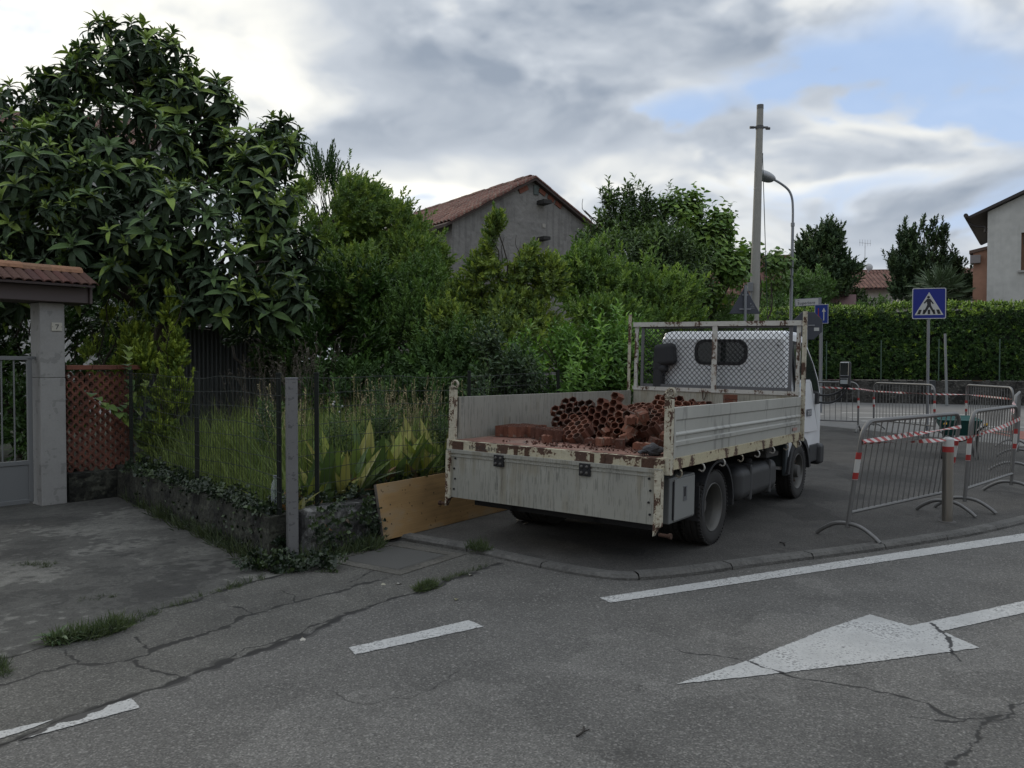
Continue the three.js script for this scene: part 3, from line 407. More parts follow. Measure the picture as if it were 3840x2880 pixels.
{ // white house at the right edge
  const t = thing('white_house', 'white rendered house with dark gabled eaves at the right edge', 'house', [20.6, 0, -36], R(-33)); // gable faces local +z
  const M = std([1, 1, 1], .85, { map: plaster(.50, .49, .46, 21, .22) }), M_eave = std([.035, .028, .026], .7), e = 8.15, W = 11, apex = 10.6;
  const sh = new THREE.Shape([[0, 0], [W, 0], [W, e], [W / 2, apex], [0, e]].map(p => new THREE.Vector2(...p))); sh.holes.push(new THREE.Path([[1.25, 5.55], [2.35, 5.55], [2.35, 7.15], [1.25, 7.15]].map(p => new THREE.Vector2(...p))));
  mesh('gable_wall', mUV(new THREE.ExtrudeGeometry(sh, { depth: .35, bevelEnabled: false }).translate(0, 0, -.35), .2), M, t);
  mesh('side_wall', mUV(box(.35, e, 8, .175, e / 2, -4.35), .2), M, t); mesh('side_wall', mUV(box(.35, e, 8, W - .175, e / 2, -4.35), .2), M, t); mesh('rear_wall', mUV(box(W - .7, e, .3, W / 2, e / 2, -8.2), .2), M, t);
  const sl = Math.atan2(apex - e, W / 2), o = .7; const roof = mesh('roof', extr([[W / 2, apex + .16], [-o, apex + .16 - (W / 2 + o) * Math.tan(sl)], [-o, apex + .04 - (W / 2 + o) * Math.tan(sl)], [W / 2, apex + .02], [W + o, apex + .04 - (W / 2 + o) * Math.tan(sl)], [W + o, apex + .16 - (W / 2 + o) * Math.tan(sl)]], 9.3).translate(0, 0, -9), M_eave, t);
  mesh('gutter', [cyl(.09, .09, 9.9, -o - .07, apex + .1 - (W / 2 + o) * Math.tan(sl), -4.05, 10, R(90)), tube([V(-o - .05, 7.8, -.2), V(-.5, 7.6, -.15), V(-.12, 7.52, -.12), V(-.1, 7.3, -.12)], .055, 12, 6)], M_eave, roof);
  const win = mesh('window', [box(.08, 1.6, .1, 1.29, 6.35, -.2), box(.08, 1.6, .1, 2.31, 6.35, -.2), box(.94, .08, .1, 1.8, 7.11, -.2), box(.94, .08, .1, 1.8, 5.59, -.2)], std([.13, .06, .03], .6), t);
  mesh('shutter_box', box(.94, .4, .12, 1.8, 6.87, -.2), std([.03, .045, .03], .7), win); mesh('pane', box(.94, 1.08, .01, 1.8, 6.15, -.22), phys([.5, .52, .5], .1, { metalness: .2 }), win); mesh('curtain', extr([[1.33, 5.63], [1.62, 5.63], [1.78, 6.66], [1.33, 6.66]], .01).translate(0, 0, -.19), std([.16, .09, .05], .9), win);
  mesh('sill', box(1.3, .09, .3, 1.8, 5.5, -.05), std([.33, .32, .3], .8), win);
  const a = thing('terracotta_annex', 'narrow terracotta rendered annex beside the white house', 'house', [20.42, 0, -36.7], R(-33)); const Mt = std([1, 1, 1], .9, { map: plaster(.36, .20, .14, 31, .35) });
  mesh('wall', mUV(extr([[-.05, 0], [1.2, 0], [1.2, 6.75], [-.05, 6.5]], 3).translate(0, 0, -3.2), .3), Mt, a); mesh('coping', extr([[-.2, 6.46], [1.2, 6.76], [1.2, 6.9], [-.2, 6.6]], 3.2).translate(0, 0, -3.3), std([.12, .08, .065], .9), a); mesh('corner_block', mUV(box(.4, .35, .3, .05, 6.2, -.1), 1), std([.22, .2, .2], .9), a);
}
{ // house behind the big tree, at the left edge
  const t = house('left_house', 'pale house with reddish roof half hidden behind the big leafy tree', -16.4, -25, R(14), 11, 8, 7.3, 9.0, plaster(.46, .45, .43, 41, .2), { tiles: true });
}
{ // corrugated shed in the garden
  const t = thing('garden_shed', 'dark corrugated metal shed under the big leafy tree', 'shed', [-5.7, .2, -15], R(6)); const M = std([.10, .105, .11], .6, { metalness: .3 });
  const wave = (w, h, amp, pitch) => { const n = Math.round(w / pitch * 8), g = new THREE.PlaneGeometry(w, h, n, 1), p = g.attributes.position; for (let i = 0; i < p.count; i++) p.setZ(i, Math.sin(p.getX(i) / pitch * 2 * Math.PI) * amp); g.computeVertexNormals(); return g; };
  for (let i = 0; i < 3; i++) mesh('wall_sheet', wave(.9, 2.0, .012, .075).translate(-.85 + i * .88, 1.0, (i % 2) * .012), M, t);
  mesh('frame', [rbox(.08, 2.05, .08, .006, -1.34, 1.0, -.06), rbox(.08, 2.05, .08, .006, 1.34, 1.0, -.06), box(2.76, .08, .06, 0, 2.0, -.06), box(.06, 2.0, 1.8, 1.3, 1.0, -1.0), box(.06, 2.0, 1.8, -1.3, 1.0, -1.0)], std([.03, .028, .025], .9), t);
  mesh('roof_sheet', wave(3.0, 2.3, .028, .17).rotateX(R(-82)).translate(0, 2.2, -.8), std([.5, .5, .45], .95, { map: kerbTex }), t);
}
// low wall under the laurel hedge, with posts of a fence
{
  const a = [4, -38.6], b = [26, -28.2]; tag(mesh('hedge_wall', roughWall(a, b, .98, .3, -.07, 23), std([.42, .40, .37], .95, { map: wallTex, bumpMap: wallBump, bumpScale: .03 })), 'long low dark wall under the laurel hedge', 'wall');
  const r = rng(12); for (let i = 0; i < 9; i++) { const t = .24 + i * .085, p = thing('hedge_post', 'thin green fence post standing before the laurel hedge', 'fence post', [lerp(a[0], b[0], t), .9, lerp(a[1], b[1], t) + .05], 0, 'fence posts before the hedge'); mesh('stake', cyl(.025, .025, 1.6, 0, .8, 0, 8), std([.05, .085, .06], .6), p); mesh('tip', cyl(.03, .03, .03, 0, 1.61, 0, 8), std([.05, .085, .06], .6), p); }
  const p = thing('leaning_post', 'pale grey post leaning slightly before the hedge wall', 'post', [16.25, 0, -30.9]); mesh('shaft', rod(V(0, 0, 0), V(-.1, 2.7, 0), .05, 10, .042), std([.2, .21, .21], .7), p); mesh('collar', cyl(.055, .055, .06, -.002, .05, 0, 10), std([.2, .21, .21], .7), p);
}

// houses added behind the viewer to keep low sky off faces turned this way
house('added_house', 'added ochre house, unseen behind the viewer, blocking low sky', -7.5, 17, R(180), 15, 9, 6.6, 8.8, plaster(.38, .30, .20, 51, .25), { tiles: true });
house('added_house', 'added grey house, unseen behind the viewer, blocking low sky', 11, 18.5, R(174), 16, 9, 6.8, 9.0, plaster(.33, .32, .30, 53, .25), { tiles: true });
house('added_house', 'added cream house, unseen to the far right behind the viewer, blocking low sky', 30, 12, R(150), 14, 9, 6.6, 8.8, plaster(.42, .38, .30, 55, .25), {});

// ---------------------------------------------------------------- the tipper truck
// local axes: x to the truck's right, y up, -z forward; the origin on the ground under the rear edge of the deck
const rustTex = (pr, pg, pb, amount, seed) => colorTex(512, 512, (u, v, o) => {
  const a = fbm(u * 9 + seed, v * 9, 7, 9), b = fbm(u * 80, v * 80 + seed, 4, 80), c = fbm(u * 44 + 4, v * 7 + seed, 5, 44); const f = a * .6 + b * .28 + c * .22, rust = sstep(amount - .012, amount + .012, f), edge = sstep(amount - .06, amount - .01, f) * .45;
  const p = .85 + b * .3, k = .6 + b * .9; o[0] = lerp(lerp(pr * p, .22, edge), .062 * k, rust); o[1] = lerp(lerp(pg * p, .14, edge), .031 * k, rust); o[2] = lerp(lerp(pb * p, .07, edge), .019 * k, rust);
});
const rustBump = grayTex(256, 256, (u, v) => fbm(u * 30, v * 30, 4, 30));
const M_rustCream = std([1, 1, 1], .75, { map: rustTex(.43, .385, .255, .655, 3), bumpMap: rustBump, bumpScale: .004 }), M_rustWhite = std([1, 1, 1], .7, { map: rustTex(.47, .46, .42, .645, 8), bumpMap: rustBump, bumpScale: .004 }), M_rustHeavy = std([1, 1, 1], .8, { map: rustTex(.44, .41, .32, .62, 14), bumpMap: rustBump, bumpScale: .006 }), M_rust = std([1, 1, 1], .9, { map: rustTex(.2, .1, .06, .40, 5), bumpMap: rustBump, bumpScale: .006 });
const M_rustRear = std([1, 1, 1], .75, { map: rustTex(.42, .385, .28, .585, 23), bumpMap: rustBump, bumpScale: .004 });
const aluTex = colorTex(1024, 512, (u, v, o) => {     // dirty aluminium, scratched and streaked
  const n = fbm(u * 7, v * 7, 5, 7), st = fbm(u * 100, v * 5, 4, 100), sc = fbm(u * 300 % 512, v * 18, 3, 300), st2 = fbm(u * 30, v * 3 + 9, 4, 30), b = fbm(u * 4, v * 16, 5, 4);
  let k = .31 * (.80 + n * .34); let r = k, g = k * .985, bl = k * .86; const brown = sstep(.52, .72, n * .5 + st2 * .5) * .55; r = lerp(r, .19, brown); g = lerp(g, .165, brown); bl = lerp(bl, .11, brown);
  const dark = sstep(.66, .72, st) * sstep(.45, .6, b) * .3 + sstep(.66, .70, sc) * .3; r *= 1 - dark; g *= 1 - dark; bl *= 1 - dark; o[0] = r; o[1] = g; o[2] = bl;
});
const M_alu = std([1, 1, 1], .55, { map: aluTex, metalness: .15 }), M_aluClean = std([1.12, 1.12, 1.08], .5, { map: colorTex(512, 512, (u, v, o) => { const n = fbm(u * 5, v * 5, 5, 5), s = fbm(u * 40, v * 40, 3, 40), d = fbm(u * 26, v * 4, 4, 26); let k = .33 * (.9 + n * .2 + (s - .5) * .06); k *= 1 - sstep(.66, .76, d) * .3; o[0] = k; o[1] = k; o[2] = k * .94; }), metalness: .15 });
const M_cab = phys([.72, .735, .75], .38, { clearcoat: .5, clearcoatRoughness: .2 }), M_cabDark = std([.05, .062, .068], .7), M_plastic = std([.022, .023, .025], .6), M_black = std([.012, .012, .013], .8), M_chassis = std([.018, .017, .016], .85), M_glass = phys([.02, .025, .024], .06, { ior: 1.5 });
const M_tyre = std([1, 1, 1], .85, { map: colorTex(256, 256, (u, v, o) => { const k = .018 * (.8 + fbm(u * 9, v * 9, 4, 9) * .7); o[0] = k * 1.05; o[1] = k; o[2] = k * .95; }) }), M_rim = std([.11, .108, .10], .5, { metalness: .4 }), M_disc = std([.05, .047, .042], .7);  // rim barrel coloured paler for the light it catches, disc darker brown
const M_deck = std([1, 1, 1], .9, { map: colorTex(1024, 1024, (u, v, o) => { const n = fbm(u * 5, v * 5, 6, 5), s = fbm(u * 40, v * 40, 4, 40), d = fbm(u * 9 + 3, v * 9, 5, 9); const k = .65 + n * .5 + (s - .5) * .5, l = sstep(.55, .7, d) * .5; o[0] = lerp(.20, .27, l) * k; o[1] = lerp(.095, .19, l) * k; o[2] = lerp(.068, .145, l) * k; if (s > .68) { o[0] *= .4; o[1] *= .5; o[2] *= .55; } }), bumpMap: rustBump, bumpScale: .004 });
const TRUCK = thing('tipper_truck', 'small white tipper truck with open rusty load bed, tailgate hanging down', 'truck', [.289, 0, -6.784]);
TRUCK.rotation.set(-.0084, -.6071, -.0171, 'YXZ');
{
  const T = TRUCK, W = 1.035, L = 3.57, hd = .875;
  // load bed
  const bed = mesh('deck', mUV(box(2.0, .035, L - .05, 0, hd - .0175, -L / 2), .45), M_deck, T);
  mesh('rear_frame', mUV(box(2.06, .10, .05, 0, hd - .052, .006), 1), M_rustRear, T);
  for (const [x, w] of [[-.31, .035], [-.2, .04], [.42, .035], [.52, .03], [-.93, .12], [.9, .10]]) mesh('rust_patch_plate', mUV(box(w, .085, .006, x, hd - .052, .034), 2, x), M_rust, T);
  mesh('side_frame', mUV(box(.05, .085, L - .06, W - .005, hd - .052, -L / 2), 1), M_rustCream, T); mesh('side_frame', mUV(box(.05, .085, L - .06, -W + .005, hd - .052, -L / 2), 1, .4), M_rustCream, T);
  // side boards with pressed ribs (profile in x-y, pushed along z)
  const prof = [[0, 0], [.024, 0], [.024, .085], [.036, .095], [.036, .125], [.024, .135], [.024, .165], [.038, .175], [.038, .185], [.024, .20], [.024, .285], [.034, .297], [.034, .39], [0, .39]];
  for (const s of [1, -1]) {
    const g = extr(prof, L - .16).translate(0, hd - .012, 0); if (s < 0) { g.scale(-1, 1, 1); const p = g.attributes.position.array, n = g.index ? 0 : p.length / 9; for (let i = 0; i < n; i++) for (let k = 0; k < 3; k++) { const a = i * 9 + 3 + k, b = i * 9 + 6 + k, q = p[a]; p[a] = p[b]; p[b] = q; } g.computeVertexNormals(); }
    const side = mesh('side_board', mUV(g.translate(s * (W - .02), 0, -L + .08), .5, s), s > 0 ? M_aluClean : M_alu, T);
    mesh('end_strip', mUV(box(.045, .385, .03, s * (W + .004), hd + .182, -.095), 1), M_aluClean, side);
    mesh('latch_slot', box(.006, .22, .012, s * (W + .022), hd + .2, -.062), M_black, side);
  }
  mesh('warning_sticker', box(.003, .035, .16, W + .012, hd + .035, -L + .28), std([.32, .2, .17], .6), T);
  // corner posts with hooks
  for (const s of [1, -1]) {
    const post = mesh('corner_post', [mUV(rbox(.06, .56, .05, .004, s * (W + .005), hd + .165, -.03), 1.3, s), mUV(box(.075, .13, .06, s * (W + .002), hd - .06, -.02), 1.3)], M_rustHeavy, T);
    mesh('hook', [tube([V(s * W, 1.31, -.03), V(s * W - .02, 1.37, -.03), V(s * W + .02, 1.40, -.03), V(s * W + .045, 1.37, -.03), V(s * W + .03, 1.335, -.03)], .012, 16, 6), cyl(.014, .014, .07, s * W, 1.34, -.01, 8, R(90))], M_rustHeavy, post);
  }
  // tailgate hanging from its hinges
  const tg = mesh('tailgate', [mUV(box(1.97, .40, .03, 0, .575, .045), .55, .2, .33)], M_alu, T);
  mesh('hinge_rail', [mUV(box(2.05, .028, .045, 0, .782, .05), .6), mUV(box(1.97, .012, .012, 0, .742, .062), .6)], M_alu, T);
  for (const s of [1, -1]) {
    const ch = mesh('end_channel', [mUV(box(.055, .42, .05, s * 1.005, .575, .05), 1.6, s), mUV(extr([[0, 0], [.055, .1], [0, .12]], .05).scale(s > 0 ? 1 : 1, 1, 1).translate(s > 0 ? .975 : -1.03, .29, .028), 1.6)], M_rustHeavy, tg);
    mesh('pin', [cyl(.014, .014, .09, s * 1.06, .305, .05, 8, 0, 0, R(90)), cyl(.022, .022, .02, s * 1.105, .305, .05, 10, 0, 0, R(90))], M_rust, ch);
    for (let i = 0; i < 4; i++) mesh('bolt', cyl(.009, .009, .012, s * (.93 + (i % 2) * .012), .72 - i * .09, .064, 6, R(90)), M_black, tg);
  }
  for (const x of [-.455, .38]) { const h = mesh('hinge', rbox(.10, .10, .02, .004, x, .738, .072), M_black, T); for (const [a, b] of [[-1, 1], [1, 1], [-1, -1], [1, -1]]) mesh('bolt', new THREE.SphereGeometry(.014, 8, 6).translate(x + a * .024, .738 + b * .024, .084), std([.06, .055, .05], .6), h); }
  { const l = []; for (let i = 0; i < 9; i++) { const x = -.80 + i * .034; l.push(box(.006, .034, .002, x, .825, .0322)); if (i % 2) l.push(box(.022, .006, .002, x + .013, .84 - (i % 3) * .012, .0322)); else l.push(box(.006, .03, .002, x + .016, .823, .0322)); } mesh('faded_lettering', l, std([.05, .045, .04], .9), T); }
  // headboard, its posts and the wire guard over the cab
  mesh('headboard', [mUV(box(2.0, .40, .035, 0, hd + .2, -L + .02), .6, .1, .6)], std([1.1, 1.08, 1.02], .7, { map: aluTex }), T);
  mesh('headboard_rail', mUV(box(2.02, .045, .05, 0, 1.285, -L + .025), 1), M_rustWhite, T); mesh('top_bar', mUV(box(2.04, .055, .05, 0, 2.065, -L + .02), 1, .3), M_rustWhite, T);
  for (const s of [1, -1]) { mesh('headboard_post', [mUV(box(.03, 1.42, .012, s * (W + .018), 1.48, -L + .06), 1, s), mUV(box(.010, 1.42, .035, s * (W + .038), 1.48, -L + .045), 1, s * 2)], M_rustHeavy, T); mesh('guard_upright', box(.035, .74, .02, s * .90, 1.675, -L + .012), std([.10, .10, .105], .6), T); mesh('guard_plate', mUV(box(.04, .74, .03, s * (W - .05), 1.675, -L + .01), 1), M_rustWhite, T); }
  mesh('guard_upright', mUV(box(.06, .74, .014, .03, 1.675, -L + .034), 1), M_rustWhite, T);
  mesh('guard_rail', [box(1.84, .03, .016, 0, 2.03, -L + .008), box(1.84, .035, .016, 0, 1.325, -L + .008)], std([.09, .09, .095], .6), T);
  { const g = [], x0 = -.885, x1 = .885, y0 = 1.33, y1 = 2.03, p = .060, k = 1.05; for (const s of [1, -1]) for (let c = -20; c < 60; c++) { const b = x0 + c * p; let a0 = [b, y0], a1 = [b + s * (y1 - y0) / k, y1]; const cut = (P, Q) => { const t0 = (x0 - P[0]) / (Q[0] - P[0]), t1 = (x1 - P[0]) / (Q[0] - P[0]); const lo = Math.max(0, Math.min(t0, t1)), hi = Math.min(1, Math.max(t0, t1)); return hi > lo + .02 ? [[lerp(P[0], Q[0], lo), lerp(P[1], Q[1], lo)], [lerp(P[0], Q[0], hi), lerp(P[1], Q[1], hi)]] : null; }; const q = cut(a0, a1); if (q) g.push(bar(V(q[0][0], q[0][1], -L + s * .0016), V(q[1][0], q[1][1], -L + s * .0016), .0066, .003)); } const m = mesh('wire_mesh', g, std([.014, .014, .015], .7), T); m.userData.kind = 'stuff'; }
  mesh('chain', tube([V(-.1, 1.27, -L + .05), V(-.09, 1.19, -L + .055), V(-.07, 1.18, -L + .055), V(-.05, 1.27, -L + .05)], .005, 12, 5), M_rust, T);
  // rope hooks under the right side frame
  for (let i = 0; i < 8; i++) { const z = -.22 - i * .46; mesh('rope_hook', tube([V(W - .01, .79, z), V(W + .025, .765, z - .005), V(W + .035, .735, z), V(W + .015, .712, z), V(W - .012, .725, z)], .0075, 14, 6), i % 3 ? M_rustWhite : M_rustHeavy, T); }
  mesh('corner_bracket', mUV(extr([[0, 0], [.3, 0], [.3, -.09], [.2, -.09]], .012).rotateY(Math.PI / 2).translate(W - .005, .795, -L + .4), 1), M_rustCream, T);
  mesh('under_floor', box(1.9, .02, L - .2, 0, .80, -L / 2), M_black, T);
  // chassis
  mesh('chassis_rail', [box(.07, .14, 4.6, .36, .62, -2.5), box(.07, .14, 4.6, -.36, .62, -2.5)], M_chassis, T); mesh('cross_member', [box(1.7, .07, .08, 0, .74, -.6), box(1.7, .07, .08, 0, .74, -1.6), box(1.7, .07, .08, 0, .74, -2.6), box(.7, .1, .08, 0, .6, -.3), box(.7, .1, .08, 0, .6, -3)], M_chassis, T);
  mesh('underrun_bar', [box(1.72, .07, .05, .03, .335, -.12), box(.06, .4, .05, .4, .5, -.12), box(.06, .4, .05, -.4, .5, -.12)], M_black, T);
  mesh('rear_axle', [cyl(.06, .06, 1.3, 0, .33, -1.13, 12, 0, 0, R(90)), new THREE.SphereGeometry(.17, 14, 10).translate(0, .33, -1.13)], M_chassis, T); mesh('leaf_spring', [rbox(.07, .05, 1.1, .01, .45, .44, -1.13), rbox(.07, .05, 1.1, .01, -.45, .44, -1.13)], M_chassis, T); mesh('front_axle', cyl(.05, .05, 1.3, 0, .31, -4.08, 10, 0, 0, R(90)), M_chassis, T);
  mesh('exhaust', [cyl(.09, .09, .6, -.1, .42, -.75, 14, R(90)), tube([V(-.1, .42, -1), V(-.15, .45, -1.6), V(-.1, .5, -2.4), V(0, .55, -3.2)], .03, 20, 8)], M_chassis, T); mesh('tipping_cylinder', cyl(.07, .09, .9, 0, .6, -2.2, 14, R(70)), M_chassis, T);
  // tool box
  const tb = mesh('tool_box', rbox(.34, .36, .50, .012, .82, .52, -.43), std([.14, .145, .14], .6), T);
  mesh('tool_box_door', rbox(.012, .325, .40, .005, .993, .52, -.46), std([.20, .205, .195], .55), tb); mesh('door_edge', box(.008, .30, .02, .996, .52, -.245), M_black, tb);
  mesh('latch', [rbox(.006, .12, .075, .02, 1.0, .555, -.46), ], std([.16, .165, .17], .4, { metalness: .4 }), tb); mesh('latch_hollow', rbox(.005, .075, .03, .01, 1.003, .57, -.45), M_black, tb);
  // fuel tank with straps
  const tank = mesh('fuel_tank', rbox(.5, .34, 1.2, .10, .66, .43, -2.6), std([.045, .046, .047], .55), T); for (const z of [-2.32, -2.92]) mesh('strap', rbox(.515, .355, .04, .105, .66, .43, z), std([.07, .072, .075], .5), tank); mesh('tank_cap', cyl(.05, .05, .05, .8, .62, -2.5, 14), M_black, tank);
  mesh('battery_tray', [rbox(.4, .05, .4, .01, .72, .655, -2.95), rbox(.2, .08, .2, .02, .82, .71, -2.85)], std([.06, .058, .055], .8), T); mesh('rope_bundle', tube([V(.86, .71, -2.75), V(.9, .76, -2.82), V(.88, .73, -2.9), V(.91, .77, -2.98), V(.87, .72, -3.04)], .022, 24, 6), std([.38, .37, .35], .9), T);
  // mudguards over the rear wheels
  for (const s of [1, -1]) { const c = [], r0 = .40, r1 = .382; for (let i = 0; i <= 18; i++) { const a = R(-8 + 196 * i / 18); c.push([Math.cos(a) * r0 * .95, Math.max(-.1, Math.sin(a)) * r0 + .02]); } for (let i = 18; i >= 0; i--) { const a = R(-8 + 196 * i / 18); c.push([Math.cos(a) * r1 * .95, Math.max(-.1, Math.sin(a)) * r1 + .02]); } mesh('mudguard', extr(c, .46, .004).rotateY(-Math.PI / 2).translate(s > 0 ? .99 : -.53, .335, -1.22), M_plastic, T); mesh('mud_flap', rbox(.44, .3, .014, .004, s * .76, .42, -.815), M_plastic, T); }
  // wheels: a tyre turned about its axle, a dished rim inside
  function wheel(x, u, s, r, w, dish, y) {
    const wh = new THREE.Group(); wh.name = 'wheel'; wh.position.set(x, y, -u); T.add(wh);
    const tp = [[r * .63, -w * .42], [r * .70, -w * .5], [r * .86, -w * .53], [r * .965, -w * .47], [r, -w * .36], [r, -w * .30], [r * .972, -w * .29], [r * .972, -w * .25], [r, -w * .24], [r, -w * .03], [r * .972, -w * .02], [r * .972, w * .02], [r, w * .03], [r, w * .24], [r * .972, w * .25], [r * .972, w * .29], [r, w * .30], [r, w * .36], [r * .965, w * .47], [r * .86, w * .53], [r * .70, w * .5], [r * .63, w * .42]];
    const tread = []; for (let i = 0; i < 56; i++) { const a = i / 56 * Math.PI * 2; for (const e of [-1, 1]) { const b = new THREE.BoxGeometry(w * .16, .012, .016); b.translate(e * w * .43, r * .985, 0); b.rotateX(a + e * .03); tread.push(b); } }
    const ty = mesh('tyre', [new THREE.LatheGeometry(tp.map(p => new THREE.Vector2(p[0], p[1])), 48).rotateZ(-Math.PI / 2), ...tread], M_tyre, wh);
    const rp = [[r * .655, w * .44], [r * .645, w * .48], [r * .615, w * .46], [r * .605, w * .34], [r * .57, w * .30], [r * .56, w * .1], [r * .535, w * .06], [r * .53, -dish * w]].map(p => new THREE.Vector2(p[0], p[1]));
    const rim = mesh('rim', new THREE.LatheGeometry(rp, 40).rotateZ(-Math.PI / 2).scale(s, 1, 1), M_rim, wh); rim.material = M_rim;
    const dp = [[r * .53, -dish * w], [r * .48, -dish * w - .02], [r * .30, -dish * w - .005], [r * .26, -dish * w + .02], [.001, -dish * w + .02]].map(p => new THREE.Vector2(p[0], p[1])); mesh('rim_disc', new THREE.LatheGeometry(dp, 40).rotateZ(-Math.PI / 2).scale(s, 1, 1), M_disc, wh);
    const hub = mesh('hub', [cyl(r * .22, r * .25, w * .3, s * (-dish * w + .05), 0, 0, 20, 0, 0, -s * Math.PI / 2)], std([.08, .078, .075], .6), wh);
    for (let i = 0; i < 6; i++) { const a = i / 6 * 6.283; mesh('wheel_nut', cyl(.013, .013, .03, s * (-dish * w + .02), Math.cos(a) * r * .36, Math.sin(a) * r * .36, 6, 0, 0, R(90)), M_rust, wh); mesh('hand_hole', cyl(.022, .022, .01, s * (-dish * w - .002), Math.cos(a + .5) * r * .43, Math.sin(a + .5) * r * .43, 10, 0, 0, R(90)), M_black, wh); }
    wh.rotation.z = 0; return wh;
  }
  const gy = (x, u) => .0171 * x + .0084 * u;      // the ground seen from the tilted body
  for (const s of [1, -1]) { wheel(s * .895, 1.13, s, .325, .185, .45, .327 + gy(s * .9, 1.13)); wheel(s * .68, 1.13, s, .325, .185, .2, .327 + gy(s * .68, 1.13)); wheel(s * .785, 4.08, s, .315, .185, -.1, .317 + gy(s * .8, 4.08)); }
  // cab: side outline pushed across, drawn in towards the roof
  const cw = .83, cx = .04, tum = (g) => { const p = g.attributes.position; for (let i = 0; i < p.count; i++) { const y = p.getY(i); if (y > 1.28) p.setX(i, cx + (p.getX(i) - cx) * (1 - .16 * (y - 1.28))); } g.computeVertexNormals(); return g; };
  const sideLine = [[3.72, .74], [3.72, 1.88], [3.76, 1.935], [3.9, 1.955], [4.3, 1.95], [4.45, 1.915], [4.62, 1.80], [4.80, 1.62], [4.92, 1.44], [4.96, 1.28], [5.0, 1.0], [5.0, .62], [4.55, .62]]; for (let i = 0; i <= 8; i++) { const a = R(12 + i * 18.5); sideLine.push([4.08 + Math.cos(a) * .43, .32 + Math.sin(a) * .43]); }
  const across = (pts, w, bev) => extr(pts, w, bev).rotateY(Math.PI / 2).translate(cx - w / 2, 0, 0); // [u, y] -> z = -u
  const body = mesh('cab', tum(across(sideLine.slice(0, 13).concat(sideLine.slice(13)), cw * 2 - .08, .04)), M_cab, T);
  mesh('cab_underside', box(1.3, .3, 1.2, cx, .52, -4.35), M_black, T);
  mesh('rear_crease', [tum(box(1.3, .012, .012, cx, 1.885, -3.685)), tum(rbox(1.36, .02, .014, .006, cx, 1.40, -3.685)), tum(rbox(1.38, .012, .012, .005, cx, 1.02, -3.683))], M_cab, body);
  for (let i = 0; i < 9; i++) mesh('pressed_dimple', rbox(.06, .008, .006, .003, cx - .52 + i * .13, 1.535, -3.679), std([.3, .31, .32], .6), body); for (const x of [-.42, .48]) mesh('pressed_dimple', rbox(.07, .008, .006, .003, cx + x, 1.79, -3.679), std([.3, .31, .32], .6), body);
  mesh('vent_hole', cyl(.012, .012, .006, .72, 1.82, -3.68, 10, R(90)), M_black, body);
  const rr = (x0, x1, y0, y1, r) => { const o = []; for (const [cx2, cy2, a0] of [[x1 - r, y1 - r, 0], [x0 + r, y1 - r, 90], [x0 + r, y0 + r, 180], [x1 - r, y0 + r, 270]]) for (let i = 0; i <= 6; i++) { const a = R(a0 + i * 15); o.push([cx2 + Math.cos(a) * r, cy2 + Math.sin(a) * r]); } return o; };
  const rw = mesh('rear_window', extr(rr(-.27, .37, 1.59, 1.885, .11), .014, .004, [rr(-.235, .335, 1.618, 1.858, .09)]).translate(0, 0, -3.688), M_black, T); mesh('pane', extr(rr(-.24, .34, 1.613, 1.863, .09), .006).translate(0, 0, -3.683), M_glass, rw);
  // right and left door
  for (const s of [1, -1]) {
    const X = (g) => { const t = g.translate(cx + (s > 0 ? cw - .002 : -cw - .012), 0, 0); return tum(t); }, side = (pts, d) => extr(pts, d).rotateY(Math.PI / 2);
    const door = mesh('door', X(side([[3.95, .82], [4.52, .80], [4.86, .80], [4.93, 1.24], [4.60, 1.26], [4.56, 1.40], [4.50, 1.43], [3.95, 1.43]], .014)), M_cab, T);
    mesh('window_frame', X(side([[3.92, 1.40], [4.58, 1.40], [4.61, 1.25], [4.90, 1.25], [4.87, 1.42], [4.75, 1.62], [4.58, 1.78], [4.42, 1.87], [3.95, 1.88]], .011)), M_black, door);
    mesh('window_pane', X(side([[3.98, 1.44], [4.56, 1.44], [4.63, 1.30], [4.85, 1.29], [4.83, 1.40], [4.71, 1.60], [4.55, 1.75], [4.40, 1.83], [3.99, 1.84]], .0125)), M_glass, door);
    mesh('door_handle', rbox(.03, .03, .14, .008, cx + s * (cw + .022), 1.16, -4.08), M_plastic, door);
    // mirror on two arms
    const mb = mesh('mirror_bracket', rbox(.06, .14, .1, .01, cx + s * (cw + .02), 1.20, -4.72), M_plastic, T);
    mesh('mirror_arm', [tube([V(cx + s * .85, 1.24, -4.74), V(cx + s * 1.0, 1.245, -4.76), V(cx + s * 1.12, 1.30, -4.76), V(cx + s * 1.19, 1.37, -4.75)], .012, 16, 8), tube([V(cx + s * .85, 1.15, -4.74), V(cx + s * 1.02, 1.155, -4.76), V(cx + s * 1.14, 1.24, -4.76), V(cx + s * 1.21, 1.37, -4.75)], .012, 16, 8)], M_plastic, mb);
    const mh = mesh('mirror_housing', rbox(.135, .31, .07, .03, cx + s * 1.17, 1.505, -4.76, 0, -s * .3), M_plastic, mb); mesh('mirror_glass', rbox(.11, .16, .008, .004, cx + s * 1.17 - s * .003, 1.565, -4.722, 0, -s * .3), phys([.7, .72, .74], .03, { metalness: 1 }), mb); mesh('mirror_glass', rbox(.10, .07, .008, .004, cx + s * 1.17 - s * .003, 1.42, -4.722, 0, -s * .3), phys([.4, .42, .42], .05, { metalness: 1 }), mb);
    // black arch trim and bumper end
    const at = []; for (let i = 0; i <= 10; i++) { const a = R(8 + i * 16.5); at.push([4.08 + Math.cos(a) * .46, .32 + Math.sin(a) * .46]); } for (let i = 10; i >= 0; i--) { const a = R(8 + i * 16.5); at.push([4.08 + Math.cos(a) * .40, .32 + Math.sin(a) * .40]); }
